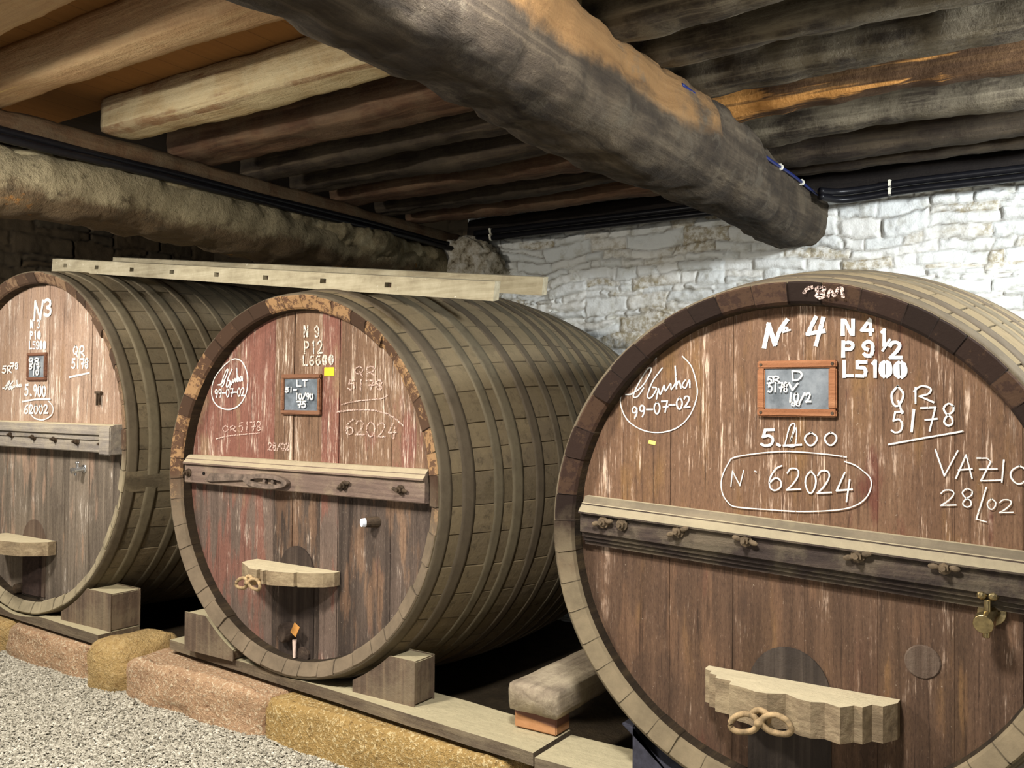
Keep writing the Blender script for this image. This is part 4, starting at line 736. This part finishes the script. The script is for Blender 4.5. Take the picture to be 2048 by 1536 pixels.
Vp = np.stack([px_+gx[:, None], py_+gy[:, None], Pb[:, :, 2]+tl*px_+.0015+rng.uniform(0, .003, N)[:, None]], -1).reshape(-1, 3)
o = from_np('gravel', Vp, (of[None]+np.arange(N)[:, None, None]*6).reshape(-1, 3), mat_pebble(), None, smooth=False, attrs={'tint': rng.random(N).repeat(6)})
tag(o, 'loose grey gravel chips covering the floor before the kerb', 'gravel', None, 'stuff')

# ------------------------------------------------------------------ cradle timbers
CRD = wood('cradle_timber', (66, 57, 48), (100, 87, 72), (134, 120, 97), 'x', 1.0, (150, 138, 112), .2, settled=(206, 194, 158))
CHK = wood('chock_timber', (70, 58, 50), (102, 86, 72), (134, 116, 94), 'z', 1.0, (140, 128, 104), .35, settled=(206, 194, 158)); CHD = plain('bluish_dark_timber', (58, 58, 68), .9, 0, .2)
CASKS = [(-3.273, -.407, .918, 3.0), (-.867, -.461, .864, 2.925), (-5.665, -.278, 1.072, 3.0)]
def plank(x0, x1, y0, y1, z0, z1, mat, lab, seed, skew=0):
    bm = bmesh.new(); n = 60; rows = []
    for i in range(n+1):
        x = x0+(x1-x0)*i/n; w = [.006*mn.noise(Vector((x*4, seed+k*3.3, 0))) for k in range(4)]
        rows.append([bm.verts.new((x-(x0+x1)/2, a, b)) for a, b in ((y0-(y0+y1)/2+w[0], z0), (y1-(y0+y1)/2+w[1], z0), (y1-(y0+y1)/2+w[1], z1+w[3]*.3), (y0-(y0+y1)/2+w[2], z1+w[3]*.3))])
    for row in rows:
        for v in row: v.co.y += skew*v.co.x
    for row in rows:                                     # the cask's belly has its hollow in the plank
        for v in row[2:]:
            wx, wy = v.co.x+(x0+x1)/2, v.co.y+(y0+y1)/2
            for cx, zc, rh, yy in CASKS:
                t = (wy-yy)/LEN; r = prof(rh, max(t, 0))+.012; q = r*r-(wx-cx)**2
                if q > 0: v.co.z = max(min(v.co.z, CZ+zc-math.sqrt(q)), z0+.004)
    for a, b in zip(rows, rows[1:]):
        for k in range(4): bm.faces.new((a[k], a[(k+1) % 4], b[(k+1) % 4], b[k]))
    bm.faces.new(rows[0]); bm.faces.new(rows[-1]); bev(bm, .003, 1)
    o = from_bm('cradle_plank', bm, mat, None, ((x0+x1)/2, (y0+y1)/2, 0)); return tag(o, lab, 'plank', 'cradle planks on the kerb')
PZ = CZ-1.329
plank(-6.9, -4.70, 2.98, 3.24, PZ-.06, PZ-.002, CRD, 'cradle plank under the left cask', 1, -.05)
plank(-4.30, -1.80, 3.0, 3.28, PZ-.055, PZ-.004, CRD, 'long cradle plank under the middle cask, dusty at its right end', 2, -.08)
plank(-1.77, .5, 2.86, 3.14, PZ-.06, PZ-.002, CRD, 'cradle plank under the right cask, its worn end showing', 3)
def chock(cx, zc, rh, sx, xin, xout, y0, y1, h, mat, lab):
    """A block whose inner edge is cut to the round of the cask."""
    r = prof(rh, (y1-(2.925 if cx > -1 else 3.0)+.02)/LEN)+.009; zt = CZ-1.329+h; pts = [(cx+sx*xout, PZ), (cx+sx*xout, zt)]
    xc = math.sqrt(max(r*r-(zt-(CZ+zc))**2, 0)); 
    for i in range(9):
        x = xc+(xin-xc)*i/8; pts.append((cx+sx*x, max(PZ+.004, CZ+zc-math.sqrt(max(r*r-x*x, 0)))))
    pts.append((cx+sx*xin, PZ)); c = Vector((cx+sx*(xin+xout)/2, (y0+y1)/2, PZ)); bm = bmesh.new()
    prism(bm, [(a-c.x, b-c.z) for a, b in pts], 'y', y0-c.y, y1-c.y); bmesh.ops.remove_doubles(bm, verts=bm.verts, dist=.0005); bev(bm, .005, 2)
    o = from_bm('chock', bm, mat, None, c); return tag(o, lab, 'chock', 'chocks wedging the casks')
chock(-3.273, -.407, .918, 1, .42, .775, 3.03, 3.17, .19, CHK, 'wooden chock at the lower right of the middle cask')
chock(-3.273, -.407, .918, -1, .42, .80, 3.03, 3.17, .19, CHK, 'wooden chock half hidden at the lower left of the middle cask')
chock(-5.665, -.278, 1.072, 1, .46, .955, 3.0, 3.19, .21, CHK, 'wooden chock at the lower right of the left cask')
chock(-.867, -.461, .864, -1, .37, .535, 2.945, 3.10, .165, CHD, 'dark bluish chock at the lower left of the right cask')
chock(-.867, -.461, .864, 1, .37, .6, 2.945, 3.10, .165, CHD, 'dark chock under the right side of the right cask')
chock(-5.665, -.278, 1.072, -1, .50, .955, 3.0, 3.19, .21, CHK, 'wooden chock at the lower left of the left cask')
bm = bmesh.new(); add_box(bm, (0, 0, .039), (.20, .11, .076)); bev(bm, .005, 2)
BRK = NT('orange_brick'); _b = BRK.noise(30, None, 6, .7); _x, _y, _z = BRK.xyz(); BRK = BRK.fin(BRK.mix(BRK.step(BRK.ma('ADD', _z, BRK.ma('MULTIPLY', _x, .12)), .04, .05), BRK.mix(_b, srgb(166, 116, 76), srgb(196, 148, 106)), srgb(116, 82, 70)), .9, _b, .5, .005)
o = from_bm('brick', bm, BRK, None, (-1.905, 3.135, PZ)); tag(o, 'orange brick standing on the plank, left of the right cask', 'brick')
BRG = wood('bearer_timber', (110, 98, 84), (150, 136, 116), (182, 168, 144), 'y', 1.0, (200, 186, 158), .5)
o = timber('bearer', (-1.90, 3.05, PZ+.132), (-1.90, 5.2, PZ+.132), .235, .11, BRG, .006, 12, 60, 20, 91); tag(o, 'greyed squared bearer timber resting on the orange brick', 'timber')

# ------------------------------------------------------------------ ceiling boards
bm = bmesh.new(); add_box(bm, (0, 0, 0), (9.6, 6.3, .04)); o = from_bm('ceiling', bm, mat_deck(), None, (0, 0, 0))
for v in o.data.vertices: v.co += Vector((-2.6, 2.6, CZ+1.30+.20))
o['kind'] = 'structure'

# ------------------------------------------------------------------ light
def area(name, loc, tgt, size, power, col, sy=None):
    l = bpy.data.lights.new(name, 'AREA'); l.size = size; l.energy = power; l.color = col
    if sy: l.shape = 'RECTANGLE'; l.size_y = sy
    o = bpy.data.objects.new(name, l); o.location = loc; o.rotation_euler = (Vector(tgt)-Vector(loc)).to_track_quat('-Z', 'Y').to_euler(); COL.objects.link(o); return o
area('fill_far_left', (-5.3, 1.45, 2.66), (-6.0, 2.6, .6), .3, 48, (1, .94, .85))  # unseen fill added to brighten the left cask and the dark side wall
area('lamp_left', (-3.3, 1.1, 2.66), (-3.2, 2.0, 0), .3, 74, (1, .93, .82))
area('lamp_middle', (-1.0, 1.45, 2.86), (-1.1, 1.9, 0), .3, 66, (1, .96, .90))
area('lamp_right', (1.35, 3.3, 2.70), (-1.8, 5.4, 1.9), .3, 90, (.93, .97, 1))
area('front_fill', (-1.2, -2.4, 1.5), (-1.9, 3.5, 1.5), 3.2, 28, (1, .97, .93), 2.2)  # broad soft fill added in front of the casks, no real opening modelled
w = bpy.data.worlds.new('world'); scn.world = w; w.use_nodes = True; w.node_tree.nodes['Background'].inputs[0].default_value = (.9, .95, 1, 1); w.node_tree.nodes['Background'].inputs[1].default_value = .04
vs = scn.view_settings; vs.view_transform = 'Standard'; vs.look = 'None'; vs.gamma = 1; vs.use_curve_mapping = False; vs.exposure = 0.6
